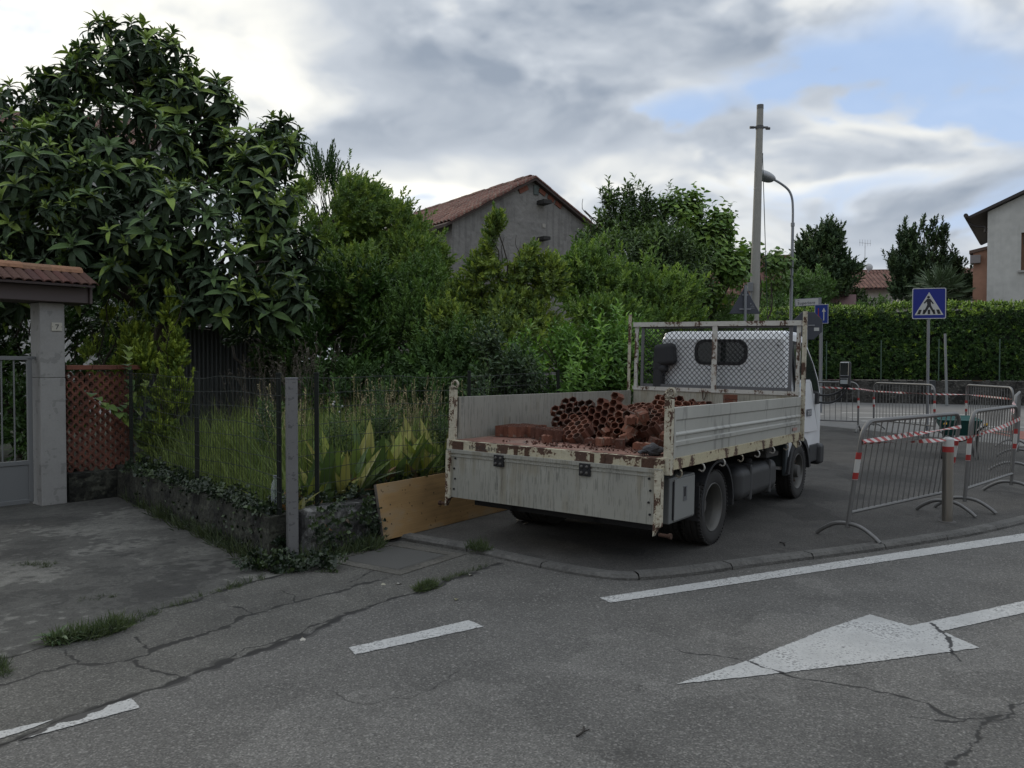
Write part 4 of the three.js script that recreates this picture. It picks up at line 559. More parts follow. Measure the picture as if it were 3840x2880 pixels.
    mesh('arch_trim', extr(at, .05, .004).rotateY(Math.PI / 2).translate(cx + (s > 0 ? cw - .03 : -cw - .02), 0, 0), M_plastic, T);
    mesh('step_panel', rbox(.06, .22, .42, .02, cx + s * (cw - .02), .53, -4.74), M_plastic, T);
  }
  mesh('rear_valance', [rbox(1.55, .42, .03, .01, cx, .66, -3.66), rbox(.05, .5, .2, .015, cx + .8, .60, -3.72)], M_cabDark, T);
  mesh('bumper', rbox(1.76, .26, .22, .05, cx, .50, -4.96), M_plastic, T);
  mesh('windscreen', tum(box(1.5, .62, .01, cx, 1.62, -4.79, R(36))), M_glass, T);
  for (const s of [-1, 1]) mesh('headlight', rbox(.3, .16, .05, .02, cx + s * .58, .82, -5.03), phys([.5, .52, .55], .1), T);
  // badge on the door: dark plate with pale characters
  const bd = mesh('badge', box(.004, .085, .19, cx + cw + .016, 1.035, -4.44), std([.10, .11, .13], .4), T);
  { const l = []; const st = (u, y, w, h) => l.push(box(.002, h, w, cx + cw + .0195, y, -u)); st(4.372, 1.05, .014, .01); st(4.372, 1.02, .014, .01); st(4.40, 1.05, .034, .01); st(4.412, 1.04, .01, .02); st(4.40, 1.032, .034, .01); st(4.388, 1.024, .01, .02); st(4.40, 1.015, .034, .01); st(4.445, 1.035, .012, .046); st(4.49, 1.035, .012, .046); st(4.475, 1.054, .03, .01); st(4.475, 1.016, .03, .01); mesh('badge_characters', l, std([.5, .5, .5], .4), bd); }
  mesh('window_sticker', box(.002, .05, .03, cx + cw + .014, 1.37, -4.02), std([.3, .45, .6], .5), T);
  // air intake behind the cab on the left
  mesh('air_intake', [rbox(.13, .70, .14, .05, -.70, 1.38, -3.61), rbox(.27, .27, .15, .06, -.62, 1.70, -3.61, 0, 0, .12), rbox(.18, .10, .14, .045, -.68, 1.53, -3.61)], std([.028, .029, .031], .95), T);
}

// ---------------------------------------------------------------- broken lattice bricks on the deck
const brickTex = colorTex(512, 512, (u, v, o) => { const n = fbm(u * 6, v * 6, 5, 6), s = fbm(u * 50, v * 50, 3, 50), m = fbm(u * 9 + 5, v * 9, 5, 9); const k = .6 + n * .6 + (s - .5) * .4, w = sstep(.60, .72, m) * .6; o[0] = lerp(.165, .22, w) * k; o[1] = lerp(.062, .17, w) * k; o[2] = lerp(.037, .135, w) * k; });
const M_brick = [[.85, .85, .85], [.55, .56, .58], [1.1, 1.15, 1.15], [.5, .68, .78]].map(c => std(c, .93, { map: brickTex, bumpMap: rustBump, bumpScale: .004 }));
TRUCK.updateMatrixWorld(true);
const onTruck = (o, x, y, u, rx, ry, rz) => {           // set a loose thing on the deck: position and turn given in the truck's axes
  const q = new THREE.Quaternion().setFromEuler(new THREE.Euler(rx, ry, rz, 'YXZ')), m = new THREE.Matrix4().compose(V(x, y, -u), q, V(1, 1, 1)).premultiply(TRUCK.matrixWorld); m.decompose(o.position, o.quaternion, o.scale); return o;
};
function hexRing(w, h, wall, d, k = 0) { // pointed left and right, slightly wavy
  const f = (a, b) => [[-a, 0], [-a * .54, b], [a * .54, b], [a, 0], [a * .54, -b], [-a * .54, -b]];
  return mUV(extr(f(w / 2, h / 2), d, 0, [f(w / 2 - wall, h / 2 - wall * .8)]).translate(0, 0, -d / 2), 2, k * .3);
}
const CW = .088, CH = .064, ring = [0, 1].map(k => hexRing(CW, CH, .0062, .095, k));
function chunk(cells, mat, label, x, y, u, rx, ry, rz, s = 1, depth = 1) {
  const t = thing('lattice_brick', label, 'brick', [0, 0, 0], 0, 'broken lattice bricks on the truck bed'), mx = cells.reduce((a, c) => a + c[0], 0) / cells.length, my = cells.reduce((a, c) => a + c[1], 0) / cells.length;
  for (const [i, j] of cells) { const m = mesh('cell', ring[(i + j) & 1], M_brick[(i * 7 + j * 5 + mat) % 5 < 3 ? mat : (i * 3 + j + mat) % 4], t); m.position.set((i - mx) * CW * .77 * s, (j - my + ((i & 1) ? .5 : 0)) * CH * .985 * s, 0); m.scale.set(s, s, depth); }
  return onTruck(t, x, y, u, rx, ry, rz);
}
const grid = (a, b, skip = []) => { const o = []; for (let i = 0; i < a; i++) for (let j = 0; j < b; j++) if (!skip.some(q => q[0] === i && q[1] === j)) o.push([i, j]); return o; };
const dk = .877;
// flat slabs at the left rear, lying with the cells upward
chunk(grid(5, 7, [[0, 6], [4, 0], [4, 1], [3, 6]]), 0, 'flat slab of lattice brick lying leftmost on the truck bed', -.79, dk + .052, .74, R(-90), R(8), 0, 1, 1);
chunk(grid(6, 5, [[5, 4], [0, 0], [0, 4], [1, 0]]), 1, 'flat slab of lattice brick lying in front of the leaning pieces', -.36, dk + .052, .64, R(-90), R(-14), 0, 1, 1);
// leaning pieces
chunk(grid(4, 4, [[3, 3]]), 2, 'small lattice brick tipped on edge at the front of the heap', -.08, dk + .085, .58, R(-48), R(-20), R(-8));
chunk(grid(5, 5, [[0, 4]]), 1, 'steeply leaning lattice brick at the left end of the heap', -.52, dk + .155, 1.22, R(-30), R(40), R(38));
chunk(grid(5, 4, [[4, 0]]), 3, 'dark sooty lattice brick leaning beside the leftmost leaning one', -.33, dk + .165, 1.08, R(-22), R(10), R(33));
chunk(grid(5, 6, [[0, 5], [2, 5], [4, 5], [0, 4], [1, 5]]), 0, 'tallest upright lattice brick facing the tailgate in the heap', -.02, dk + .17, 1.02, R(-14), R(-8), R(-3), 1.08);
chunk(grid(4, 3), 0, 'lattice brick lying tilted on top of the heap centre', .22, dk + .24, 1.12, R(-58), R(-25), R(6));
chunk(grid(3, 3, [[0, 0], [2, 2]]), 2, 'three-cell fragment with large hexagons standing at the heap front', .30, dk + .125, .74, R(-16), R(-18), R(-20), 1.35);
chunk(grid(4, 3), 3, 'grey dusty lattice brick in the middle right of the heap', .40, dk + .20, 1.05, R(-52), R(-10), R(0), .9);
chunk(grid(5, 4, [[4, 3]]), 2, 'lattice brick sloping down to the right on top of the heap', .55, dk + .26, 1.2, R(-48), R(28), R(-26));
chunk(grid(3, 3), 1, 'half buried lattice brick behind the tall upright one', .06, dk + .14, 1.5, R(-40), R(60), R(10));
chunk(grid(4, 3), 1, 'lattice brick at the back of the heap by the headboard', -.05, dk + .12, 2.4, R(-62), R(30), R(5));
chunk(grid(3, 4), 0, 'lattice brick against the left board behind the slabs', -.74, dk + .10, 1.62, R(-75), R(0), R(12));
chunk(grid(4, 4, [[0, 0]]), 0, 'lattice brick resting against the right corner post side of the heap', .66, dk + .15, .98, R(-35), R(-12), R(15), .9);
chunk(grid(4, 3), 2, 'pale edged lattice brick on the crest of the heap', .38, dk + .30, 1.45, R(-40), R(5), R(-10));
// more fragments, tumbled over the heap with their cells showing
{
  const q = rng(606), mound = (x, u) => .20 * Math.exp(-Math.pow((x - .25) / .62, 2)) * Math.exp(-Math.pow((u - 1.5) / .95, 2)) + .13 * Math.exp(-Math.pow((u - 2.8) / .5, 2)) * Math.exp(-Math.pow(x / .8, 2));
  for (let i = 0; i < 46; i++) {
    const u = .62 + Math.pow(q(), .9) * 2.5, x = clamp(-.62 + q() * 1.46 + (u - .6) * .05, -.85, .86), a = 2 + Math.floor(q() * 3), b = 2 + Math.floor(q() * 2), skip = q() < .6 ? [[0, 0]] : [[a - 1, b - 1]];
    chunk(grid(a, b, skip), Math.floor(q() * 4), 'small hollow lattice brick fragment tumbled in the heap on the truck bed', x, dk + .05 + mound(x, u) + q() * .03, u, R(-18 - q() * 55), R((q() - .5) * 80), R((q() - .5) * 60), .85 + q() * .2);
  }
}
// shards: curved broken pieces, lying on each other
const rs = rng(2024);
function shard(k) {                    // a fluted block of two to three cell walls broken from a brick
  const n = 2 + k % 3, w = .055, p = []; const h = .05 + (k % 4) * .014; for (let i = 0; i <= n * 2; i++) p.push([i * w / 2, (i % 2 ? .014 : 0)]); for (let i = n * 2; i >= 0; i--) p.push([i * w / 2 + ((i * 7 + k) % 3 - 1) * .003, h + (i % 2 ? .012 : 0) + ((i * 5 + k) % 4) * .003]);
  return mUV(extr(p, .085 + (k % 3) * .015, .002).translate(-n * w / 2, -h / 2, -.045)
    .scale(.66, .72, .75), 2, k * .17);
}
const shards = [0, 1, 2, 3, 4, 5, 6, 7].map(shard);
const piles = [[.62, 0, .72, .16], [.5, 0, .62, .12], [.72, .08, .9, .2], [.6, .15, 1.0, .16], [.5, .10, 1.35, .25], [.3, .05, .9, .2], [.1, .04, 1.25, .2], [.55, .2, 1.5, .25], [.3, .18, 1.75, .3], [0, .14, 2.0, .35], [-.25, .16, 2.45, .35], [.2, .2, 2.6, .4], [.55, .18, 2.3, .35], [.75, .14, 1.9, .25], [.45, .2, 3.0, .3], [.0, .22, 3.1, .3], [.75, .12, 2.9, .2], [-.4, .04, 1.8, .3]];
const heights = []; const groundAt = (x, u) => { let h = 0; for (const q of heights) if (Math.abs(q[0] - x) < .085 && Math.abs(q[1] - u) < .085) h = Math.max(h, q[2]); return h; };
for (let i = 0; i < 150; i++) {
  const p = piles[i % piles.length], x = clamp(p[0] + (rs() - .5) * 2 * p[3], -.85, .9), u = clamp(p[2] + (rs() - .5) * 2 * p[3], .5, 3.3), y0 = Math.min(groundAt(x, u), u > 1.6 ? .33 : .24); heights.push([x, u, y0 + .045]);
  const t = thing('brick_shard', 'red broken fluted brick piece in the heap on the truck bed', 'brick', [0, 0, 0], 0, 'broken brick pieces on the truck bed'); mesh('piece', shards[Math.floor(rs() * 8)], M_brick[Math.floor(rs() * 3)], t);
  onTruck(t, x, dk + .045 + y0, u, (rs() - .5) * 1.1, rs() * 6.28, (rs() - .5) * .9);
}
// loose pieces in front of the heap
for (const [x, u, k, ry, lab] of [[.16, .42, 4, .4, 'brick piece lying alone before the heap centre'], [.27, .45, 2, 1.2, 'brick piece lying flat just right of the heap centre'], [.44, .40, 7, 2.0, 'thin brick piece lying before the heap right of centre'], [.68, .34, 5, .2, 'long brick piece lying nearest the right corner post'], [-.2, .28, 6, .9, 'broken brick lump lying before the flat slab']]) {
  const t = thing('brick_shard', lab, 'brick', [0, 0, 0], 0, 'broken brick pieces on the truck bed'); mesh('piece', shards[k], M_brick[k % 3], t); onTruck(t, x, dk + .035, u, 0, ry, 0);
}
{ const g = [], q = rng(9); for (let i = 0; i < 420; i++) { const p = piles[Math.floor(q() * 10)], s = .004 + q() * .014, b = new THREE.TetrahedronGeometry(s, 0); b.rotateX(q() * 6); b.rotateY(q() * 6); b.translate(clamp(p[0] + (q() - .5) * 1.4, -.9, .95), dk + s * .4, -clamp(.12 + Math.pow(q(), 1.5) * 1.2, .06, 3.4)); g.push(mUV(b, 3)); } const m = mesh('brick_crumbs', g, M_brick[1]); tag(m, 'brick crumbs and dust scattered over the deck', 'rubble'); m.userData.kind = 'stuff'; m.applyMatrix4(TRUCK.matrixWorld); }
{ // three bricks stacked by the headboard
  for (let i = 0; i < 3; i++) { const t = thing('stacked_brick', ['lowest brick of the small stack by the headboard', 'middle brick of the small stack by the headboard', 'topmost brick of the small stack by the headboard'][i], 'brick', [0, 0, 0], 0, 'stack of bricks by the headboard'); mesh('piece', mUV(rbox(.14, .125, .12, .004, 0, 0, 0), 2, i * .3), M_brick[[0, 1, 0][i]], t); mesh('groove', mUV(box(.142, .012, .122, 0, .01, 0), 2), M_brick[1], t); onTruck(t, .32 + (i === 1 ? .02 : 0), dk + .063 + i * .126, 3.3, 0, .2 + i * .15, 0); }
}
{ // dark rag or gloves at the right rear corner
  const t = thing('work_gloves', 'crumpled dark grey work gloves lying at the right rear corner of the deck', 'gloves', [0, 0, 0]), g = new THREE.IcosahedronGeometry(.06, 4), p = g.attributes.position; for (let i = 0; i < p.count; i++) { const v = V(p.getX(i), p.getY(i), p.getZ(i)), n = fbm(v.x * 30 + 9, v.y * 30 + v.z * 22, 4); v.multiplyScalar(.6 + n * .9); p.setXYZ(i, v.x * 1.2, v.y * .75, v.z); } g.computeVertexNormals();
  const M = std([.05, .05, .055], .9); mesh('crumpled_cuff', g.translate(0, .04, 0), M, t); for (let i = 0; i < 4; i++) mesh('finger', tube([V(-.03, .035, -.02 + i * .017), V(-.07 - i % 2 * .01, .03, -.03 + i * .022), V(-.115 + i * .006, .014, -.035 + i * .026)], .0105, 8, 6), M, t); onTruck(t, .88, dk + .002, .1, 0, .4, 0);
}

// ---------------------------------------------------------------- barriers, tape, bollard, wheelbarrow
const galvTex = colorTex(256, 256, (u, v, o) => { const n = fbm(u * 8, v * 8, 4, 8), s = fbm(u * 40, v * 40, 3, 40); const k = .185 * (.75 + n * .4 + (s - .5) * .4); o[0] = k; o[1] = k * .99; o[2] = k * .97; });
const M_galv = std([1, 1, 1], .55, { map: galvTex, metalness: .45 }), M_red = std([.30, .025, .022], .6), M_white = std([.46, .46, .44], .6);
function barrier(a, b, lean, label, opt = {}) {      // feet at a and b [x, z]; lean: how far the top stands out towards the viewer's side, metres per metre
  const L = Math.hypot(b[0] - a[0], b[1] - a[1]), H = opt.h ?? 1.06, t = thing('crowd_barrier', label, 'barrier', [(a[0] + b[0]) / 2, opt.y ?? 0, (a[1] + b[1]) / 2], -Math.atan2(b[1] - a[1], b[0] - a[0]), 'crowd barriers round the parking area');
  const sh = (g) => { const p = g.attributes.position; for (let i = 0; i < p.count; i++) p.setZ(i, p.getZ(i) + Math.max(0, p.getY(i) - .1) * lean); g.computeVertexNormals(); return g; };
  const h = L / 2, r = .15, path = new THREE.CurvePath(); const add = (p, q) => path.add(new THREE.LineCurve3(p, q));
  const pts = [V(-h, .10, 0), V(-h, .4, 0), V(-h, .7, 0), V(-h, H - r, 0)]; for (let i = 1; i <= 5; i++) { const q = R(180 - i * 18); pts.push(V(-h + r + Math.cos(q) * r, H - r + Math.sin(q) * r, 0)); } for (let i = 1; i < 6; i++) pts.push(V(lerp(-h + r, h - r, i / 6), H, 0)); for (let i = 0; i <= 5; i++) { const q = R(90 - i * 18); pts.push(V(h - r + Math.cos(q) * r, H - r + Math.sin(q) * r, 0)); } pts.push(V(h, .7, 0), V(h, .4, 0), V(h, .10, 0));
  const frame = mesh('frame_tube', sh(tube(pts, .021, 90, 8, false)), M_galv, t); mesh('lower_rail', sh(rod(V(-h, .24, 0), V(h, .24, 0), .017, 8)), M_galv, t);
  const n = opt.bars ?? 17; for (let i = 1; i <= n; i++) { const x = lerp(-h, h, i / (n + 1)); mesh('bar', sh(rod(V(x, .24, 0), V(x, H - .01, 0), .0065, 6)), M_galv, t); }
  for (const s of [-1, 1]) { mesh('foot', tube([V(s * h, .012, -.30), V(s * h, .06, -.24), V(s * h, .125, -.12), V(s * h, .14, 0), V(s * h, .125, .12), V(s * h, .06, .24), V(s * h, .012, .30)], .019, 28, 8), M_galv, t); }
  if (opt.bands) for (const s of opt.bands) { const sl = mesh('reflective_sleeve', sh(cyl(.0235, .0235, .24, s * h, .66, 0, 12)), M_white, t); mesh('red_stripe', sh(cyl(.0245, .0245, .06, s * h, .755, 0, 12)), M_red, sl); mesh('red_stripe', sh(cyl(.0245, .0245, .06, s * h, .575, 0, 12)), M_red, sl); }
  return t;
}
barrier([3.0, -7.37], [4.52, -8.60], .15, 'nearest crowd barrier, leaning, left of the steel bollard', { bands: [-1, 1] });
barrier([4.82, -8.78], [6.05, -10.0], .06, 'crowd barrier right of the steel bollard', { bands: [-1, 1], bars: 16 });
barrier([7.25, -11.95], [8.45, -13.8], .02, 'crowd barrier seen end-on at the right edge', { h: 1.1, bands: [-1] });
barrier([6.1, -20.3], [8.0, -19.1], .0, 'far crowd barrier half hidden behind the truck cab', { h: 1.14, bands: [1] });
barrier([8.62, -19.7], [9.02, -17.65], .0, 'far crowd barrier before the pedestrian crossing sign post', { h: 1.12, bands: [-1, 1] });
barrier([9.75, -17.75], [9.42, -15.55], .0, 'far crowd barrier behind the wheelbarrow', { h: 1.12, bands: [-1, 1] });
// red and white tape
const tapeTex = colorTex(256, 32, (u, v, o) => { const s = ((u * 3 + v * .4) % 1 + 1) % 1; if (s < .5) { o[0] = .34; o[1] = .035; o[2] = .03; } else { o[0] = .5; o[1] = .49; o[2] = .47; } });
const M_tape = std([1, 1, 1], .45, { map: tapeTex, side: THREE.DoubleSide });
function tape(pts, label, seed, w = .05) {
  const c = new THREE.CatmullRomCurve3(pts.map(p => V(...p)), false, 'catmullrom', .1), L = c.getLength(), n = Math.round(L / .06), pos = [], uv = [], idx = [], d = V(0, 0, 0);
  for (let i = 0; i <= n; i++) { const p = c.getPointAt(i / n), tg = c.getTangentAt(i / n), side = V(0, 0, 0).crossVectors(tg, V(0, 1, 0)).normalize(), a = (vn(i * .08 + seed, 3) - .5) * 3.2, u = V(0, Math.cos(a), 0).addScaledVector(side, Math.sin(a)); const half = w / 2 * (.55 + .45 * vn(i * .11 + seed, 9)), y = Math.sin(Math.PI * i / n) * -.01; for (const s of [-1, 1]) { pos.push(p.x + u.x * s * half, p.y + y + u.y * s * half, p.z + u.z * s * half); uv.push(i / n * L / .4, s < 0 ? 0 : 1); } if (i) { const b = i * 2; idx.push(b - 2, b - 1, b, b - 1, b + 1, b); } }
  const g = new THREE.BufferGeometry(); g.setAttribute('position', new THREE.Float32BufferAttribute(pos, 3)); g.setAttribute('uv', new THREE.Float32BufferAttribute(uv, 2)); g.setIndex(idx); g.computeVertexNormals(); tag(mesh('barrier_tape', g, M_tape), label, 'tape', 'red and white barrier tape');
}
tape([[6.1, 1.06, -20.27], [8.0, 1.0, -19.06], [8.62, .93, -19.66], [9.03, .93, -17.62], [9.76, .92, -17.72], [9.45, .90, -15.52]], 'red and white tape strung along the far barriers', 3);
tape([[3.08, .885, -7.24], [3.78, .905, -7.86], [4.6, .925, -8.46]], 'upper strand of red and white tape on the nearest barrier', 40);
tape([[3.08, .87, -7.23], [3.78, .835, -7.82], [4.5, .82, -8.3], [4.88, .82, -8.70], [5.5, .86, -9.3], [6.1, .92, -9.92], [6.6, .96, -10.9], [7.25, 1.02, -11.93]], 'lower strand of red and white tape passing behind the bollard top', 80);
{ const t = thing('steel_bollard', 'stainless steel bollard with white and red bands', 'bollard', [4.31, 0, -8.16]); mesh('shaft', cyl(.05, .05, .70, 0, .35, 0, 28), std([.30, .28, .25], .32, { metalness: .8 }), t); mesh('white_band', cyl(.0515, .0515, .068, 0, .786, 0, 28), M_white, t); mesh('red_band', cyl(.0515, .0515, .056, 0, .725, 0, 28), M_red, t); mesh('cap', new THREE.SphereGeometry(.05, 24, 8, 0, 6.2832, 0, Math.PI / 2).scale(1, .55, 1).translate(0, .82, 0), std([.4, .4, .4], .3, { metalness: .6 }), t); mesh('base_ring', cyl(.075, .08, .012, 0, .006, 0, 24), std([.1, .095, .09], .8), t); }
{ // wheelbarrow seen from behind its handles
  const t = thing('wheelbarrow', 'green wheelbarrow with black frame and yellow grips behind the barriers', 'wheelbarrow', [7.42, 0, -13.75], R(-20)), G = std([.025, .11, .10], .5);
  const tray = (() => { const top = [[-.31, .64, .30], [.31, .64, .30], [.30, .66, -.62], [-.30, .66, -.62]], bot = [[-.21, .38, .08], [.21, .38, .08], [.16, .36, -.42], [-.16, .36, -.42]], pos = [], q = (a, b, c, d) => pos.push(...a, ...b, ...c, ...a, ...c, ...d); for (let i = 0; i < 4; i++) { const j = (i + 1) % 4; q(bot[i], bot[j], top[j], top[i]); const s = (p) => [p[0] * .96, p[1] + .005, p[2] * .96]; q(s(top[i]), s(top[j]), s(bot[j]), s(bot[i])); } q(bot[3], bot[2], bot[1], bot[0]); const g = new THREE.BufferGeometry(); g.setAttribute('position', new THREE.Float32BufferAttribute(pos, 3)); g.computeVertexNormals(); return g; })();
  mesh('tray', tray, G, t); mesh('rim', tube([V(-.31, .645, .30), V(.31, .645, .30), V(.30, .665, -.62), V(-.30, .665, -.62), V(-.31, .645, .30)], .012, 60, 6, false), G, t);
  for (const s of [-1, 1]) { mesh('handle', tube([V(s * .28, .60, .78), V(s * .26, .50, .35), V(s * .2, .33, -.1), V(s * .07, .2, -.75)], .016, 20, 8), M_black, t); mesh('grip', rod(V(s * .285, .605, .66), V(s * .29, .625, .80), .021, 10), std([.55, .32, .02], .5), t); mesh('leg', tube([V(s * .24, .46, .28), V(s * .25, .2, .22), V(s * .26, .015, .2), V(s * .24, .015, .05), V(s * .2, .35, -.05)], .015, 26, 7), M_black, t); }
  const w = mesh('wheel', new THREE.TorusGeometry(.15, .04, 10, 28).rotateY(Math.PI / 2).translate(0, .19, -.78), M_tyre, t); mesh('wheel_hub', cyl(.1, .1, .04, 0, .19, -.78, 16, 0, 0, R(90)), G, w);
}
// ---------------------------------------------------------------- poles, lamp and signs
{
  const t = thing('concrete_pole', 'tall tapering concrete utility pole leaning slightly behind the truck', 'pole', [6.94, 0, -24]), M = std([1, 1, 1], .9, { map: colorTex(256, 1024, (u, v, o) => { const n = fbm(u * 6, v * 20, 5, 6), s = fbm(u * 30, v * 90, 3, 30); const k = .27 * (.82 + n * .3 + (s - .5) * .16); o[0] = k; o[1] = k * .97; o[2] = k * .87; }) });
  mesh('shaft', rod(V(0, 0, 0), V(.2, 8.9, 0), .165, 24, .093), M, t); mesh('cap', rod(V(.2, 8.9, 0), V(.2, 9.02, 0), .097, 24), std([.12, .12, .115], .7), t);
  mesh('clamp', [rod(V(.185, 8.33, 0), V(.187, 8.42, 0), .112, 20), box(.46, .05, .05, .19, 8.37, .02), cyl(.04, .04, .12, -.04, 8.37, .02, 8, 0, 0, R(90)), cyl(.04, .04, .12, .42, 8.34, .02, 8, 0, 0, R(90))], std([.07, .07, .07], .6), t);
  mesh('junction_box', [rbox(.14, .26, .1, .01, -.1, 3.78, .16), cyl(.02, .02, .75, -.07, 3.3, .16, 8)], std([.16, .165, .17], .7), t); for (const y of [3.86, 2.9, 2.6, 6.6]) mesh('strap', rod(V(.022 * y, y, 0), V(.022 * y + .0005, y + .03, 0), .168 - y * .0082, 20), std([.28, .27, .25], .5, { metalness: .4 }), t);
  mesh('guy_wire', rod(V(.27, 7.6, .03), V(1.55, .3, -3.2), .012, 5), std([.05, .07, .06], .6), t); mesh('wire_bracket', box(.1, .06, .05, .23, 7.6, .03), std([.07, .07, .07], .6), t);
}
{
  const t = thing('street_lamp', 'slender grey street lamp with curved arm beside the concrete pole', 'street lamp', [8.72, 0, -26]), M = std([.20, .21, .225], .5, { metalness: .4 });
  mesh('pole', [rod(V(0, 0, 0), V(.02, 2.6, 0), .075, 14, .07), rod(V(.02, 2.6, 0), V(.06, 5.9, 0), .052, 14, .045)], M, t); mesh('collar', rod(V(.06, 5.87, 0), V(.06, 5.98, 0), .06, 14), M, t);
  mesh('arm', tube([V(.06, 5.9, 0), V(.06, 6.4, 0), V(.03, 6.75, 0), V(-.08, 7.0, 0), V(-.32, 7.2, 0), V(-.62, 7.37, 0)], .036, 30, 10), M, t);
  const g = new THREE.SphereGeometry(1, 24, 14); g.scale(.36, .14, .17); g.rotateZ(R(-22)); mesh('lamp_head', g.translate(-.82, 7.46, 0), std([.34, .35, .36], .45, { metalness: .3 }), t); const l = new THREE.SphereGeometry(1, 20, 10, 0, 6.2832, Math.PI / 2, Math.PI / 2); l.scale(.33, .17, .155); l.rotateZ(R(-22)); mesh('lens', l.translate(-.835, 7.43, 0), phys([.10, .11, .11], .2), t);
}
const M_signBack = std([.055, .06, .075], .5, { metalness: .3 }), M_signPost = std([.20, .21, .225], .5, { metalness: .45 });
{ const t = thing('triangle_sign', 'triangular road sign seen from the back above the truck cab', 'sign', [4.77, 0, -17]); mesh('post', [cyl(.03, .03, 3.18, 0, 1.59, .04, 12)], M_signPost, t); const p = mesh('plate', extr([[-.31, 2.60], [.31, 2.60], [0, 3.14]], .015, .008).translate(0, 0, -.01), M_signBack, t); mesh('clamp', [box(.24, .03, .03, 0, 2.69, .02), box(.12, .03, .03, 0, 2.98, .02)], M_signPost, t); mesh('maker_mark', [box(.02, .025, .003, .12, 2.80, .017), box(.07, .008, .003, .155, 2.74, .017), box(.09, .008, .003, .155, 2.71, .017), box(.04, .006, .003, .16, 2.77, .017)], std([.22, .23, .24], .6), p); }
{ const t = thing('octagon_sign', 'octagonal road sign seen from the back with a white sticker', 'sign', [6.78, 0, -19], R(-14)); const o = []; for (let i = 0; i < 8; i++) { const a = R(22.5 + 45 * i); o.push([Math.cos(a) * .335, 2.44 + Math.sin(a) * .335]); } mesh('post', cyl(.03, .03, 2.72, -.03, 1.36, .05, 12), M_signPost, t); const p = mesh('plate', extr(o, .015, .008).translate(0, 0, -.01), M_signBack, t); mesh('sticker', box(.11, .075, .003, .19, 2.36, .017), M_white, p); mesh('clamp', box(.3, .03, .03, 0, 2.45, .022), M_signPost, t); }
function canvasTex(w, h, draw) { const c = document.createElement('canvas'); c.width = w; c.height = h; const x = c.getContext('2d'); draw(x); const t = new THREE.CanvasTexture(c); t.colorSpace = THREE.SRGBColorSpace; return t; }
{ // street name plate and blue arrow sign on one post
  const t = thing('street_name_sign', 'white street name plate reading Superiore on a post above the hedge line', 'sign', [10.05, 0, -27], R(-6));
  mesh('post', cyl(.03, .03, 3.72, 0, 1.86, -.03, 12), M_signPost, t); mesh('bracket', [box(.09, .26, .03, -.03, 3.6, 0)], M_signPost, t);
  const fr = mesh('frame', box(.80, .25, .02, -.42, 3.585, 0, 0, 0, R(3)), std([.14, .15, .17], .5), t);
  const pl = new THREE.PlaneGeometry(.76, .215); const tx = canvasTex(512, 145, (c) => { c.fillStyle = '#a9a9a6'; c.fillRect(0, 0, 512, 145); c.fillStyle = '#222630'; c.font = 'bold 82px sans-serif'; c.fillText('Superiore', 42, 122, 380); c.font = 'bold 30px sans-serif'; c.fillText('via', 44, 40); }); mesh('lettering', pl.rotateZ(R(3)).translate(-.42, 3.585, .0125), std([1, 1, 1], .5, { map: tx }), fr);
}
{ const t = thing('arrow_sign', 'narrow blue sign with a white arrow pointing up', 'sign', [9.93, 0, -26.6], R(-38)), B = std([.008, .03, .21], .75); mesh('post', cyl(.03, .03, 3.5, 0, 1.75, -.045, 12), M_signPost, t); const p = mesh('plate', rbox(.44, .62, .02, .008, 0, 3.17, 0), B, t); mesh('white_border', extr([[-.215, 2.865], [.215, 2.865], [.215, 3.475], [-.215, 3.475]], .002, 0, [[[-.2, 2.88], [.2, 2.88], [.2, 3.46], [-.2, 3.46]]]).translate(0, 0, .0105), M_white, p); mesh('white_arrow', extr([[.06, 2.96], [.09, 2.96], [.09, 3.24], [.135, 3.24], [.075, 3.37], [.015, 3.24], [.06, 3.24]], .002).translate(0, 0, .0105), M_white, p); mesh('red_arrow', extr([[-.11, 3.36], [-.08, 3.36], [-.08, 3.10], [-.035, 3.10], [-.095, 2.97], [-.155, 3.10], [-.11, 3.10]], .002).translate(0, 0, .0105), M_red, p); }
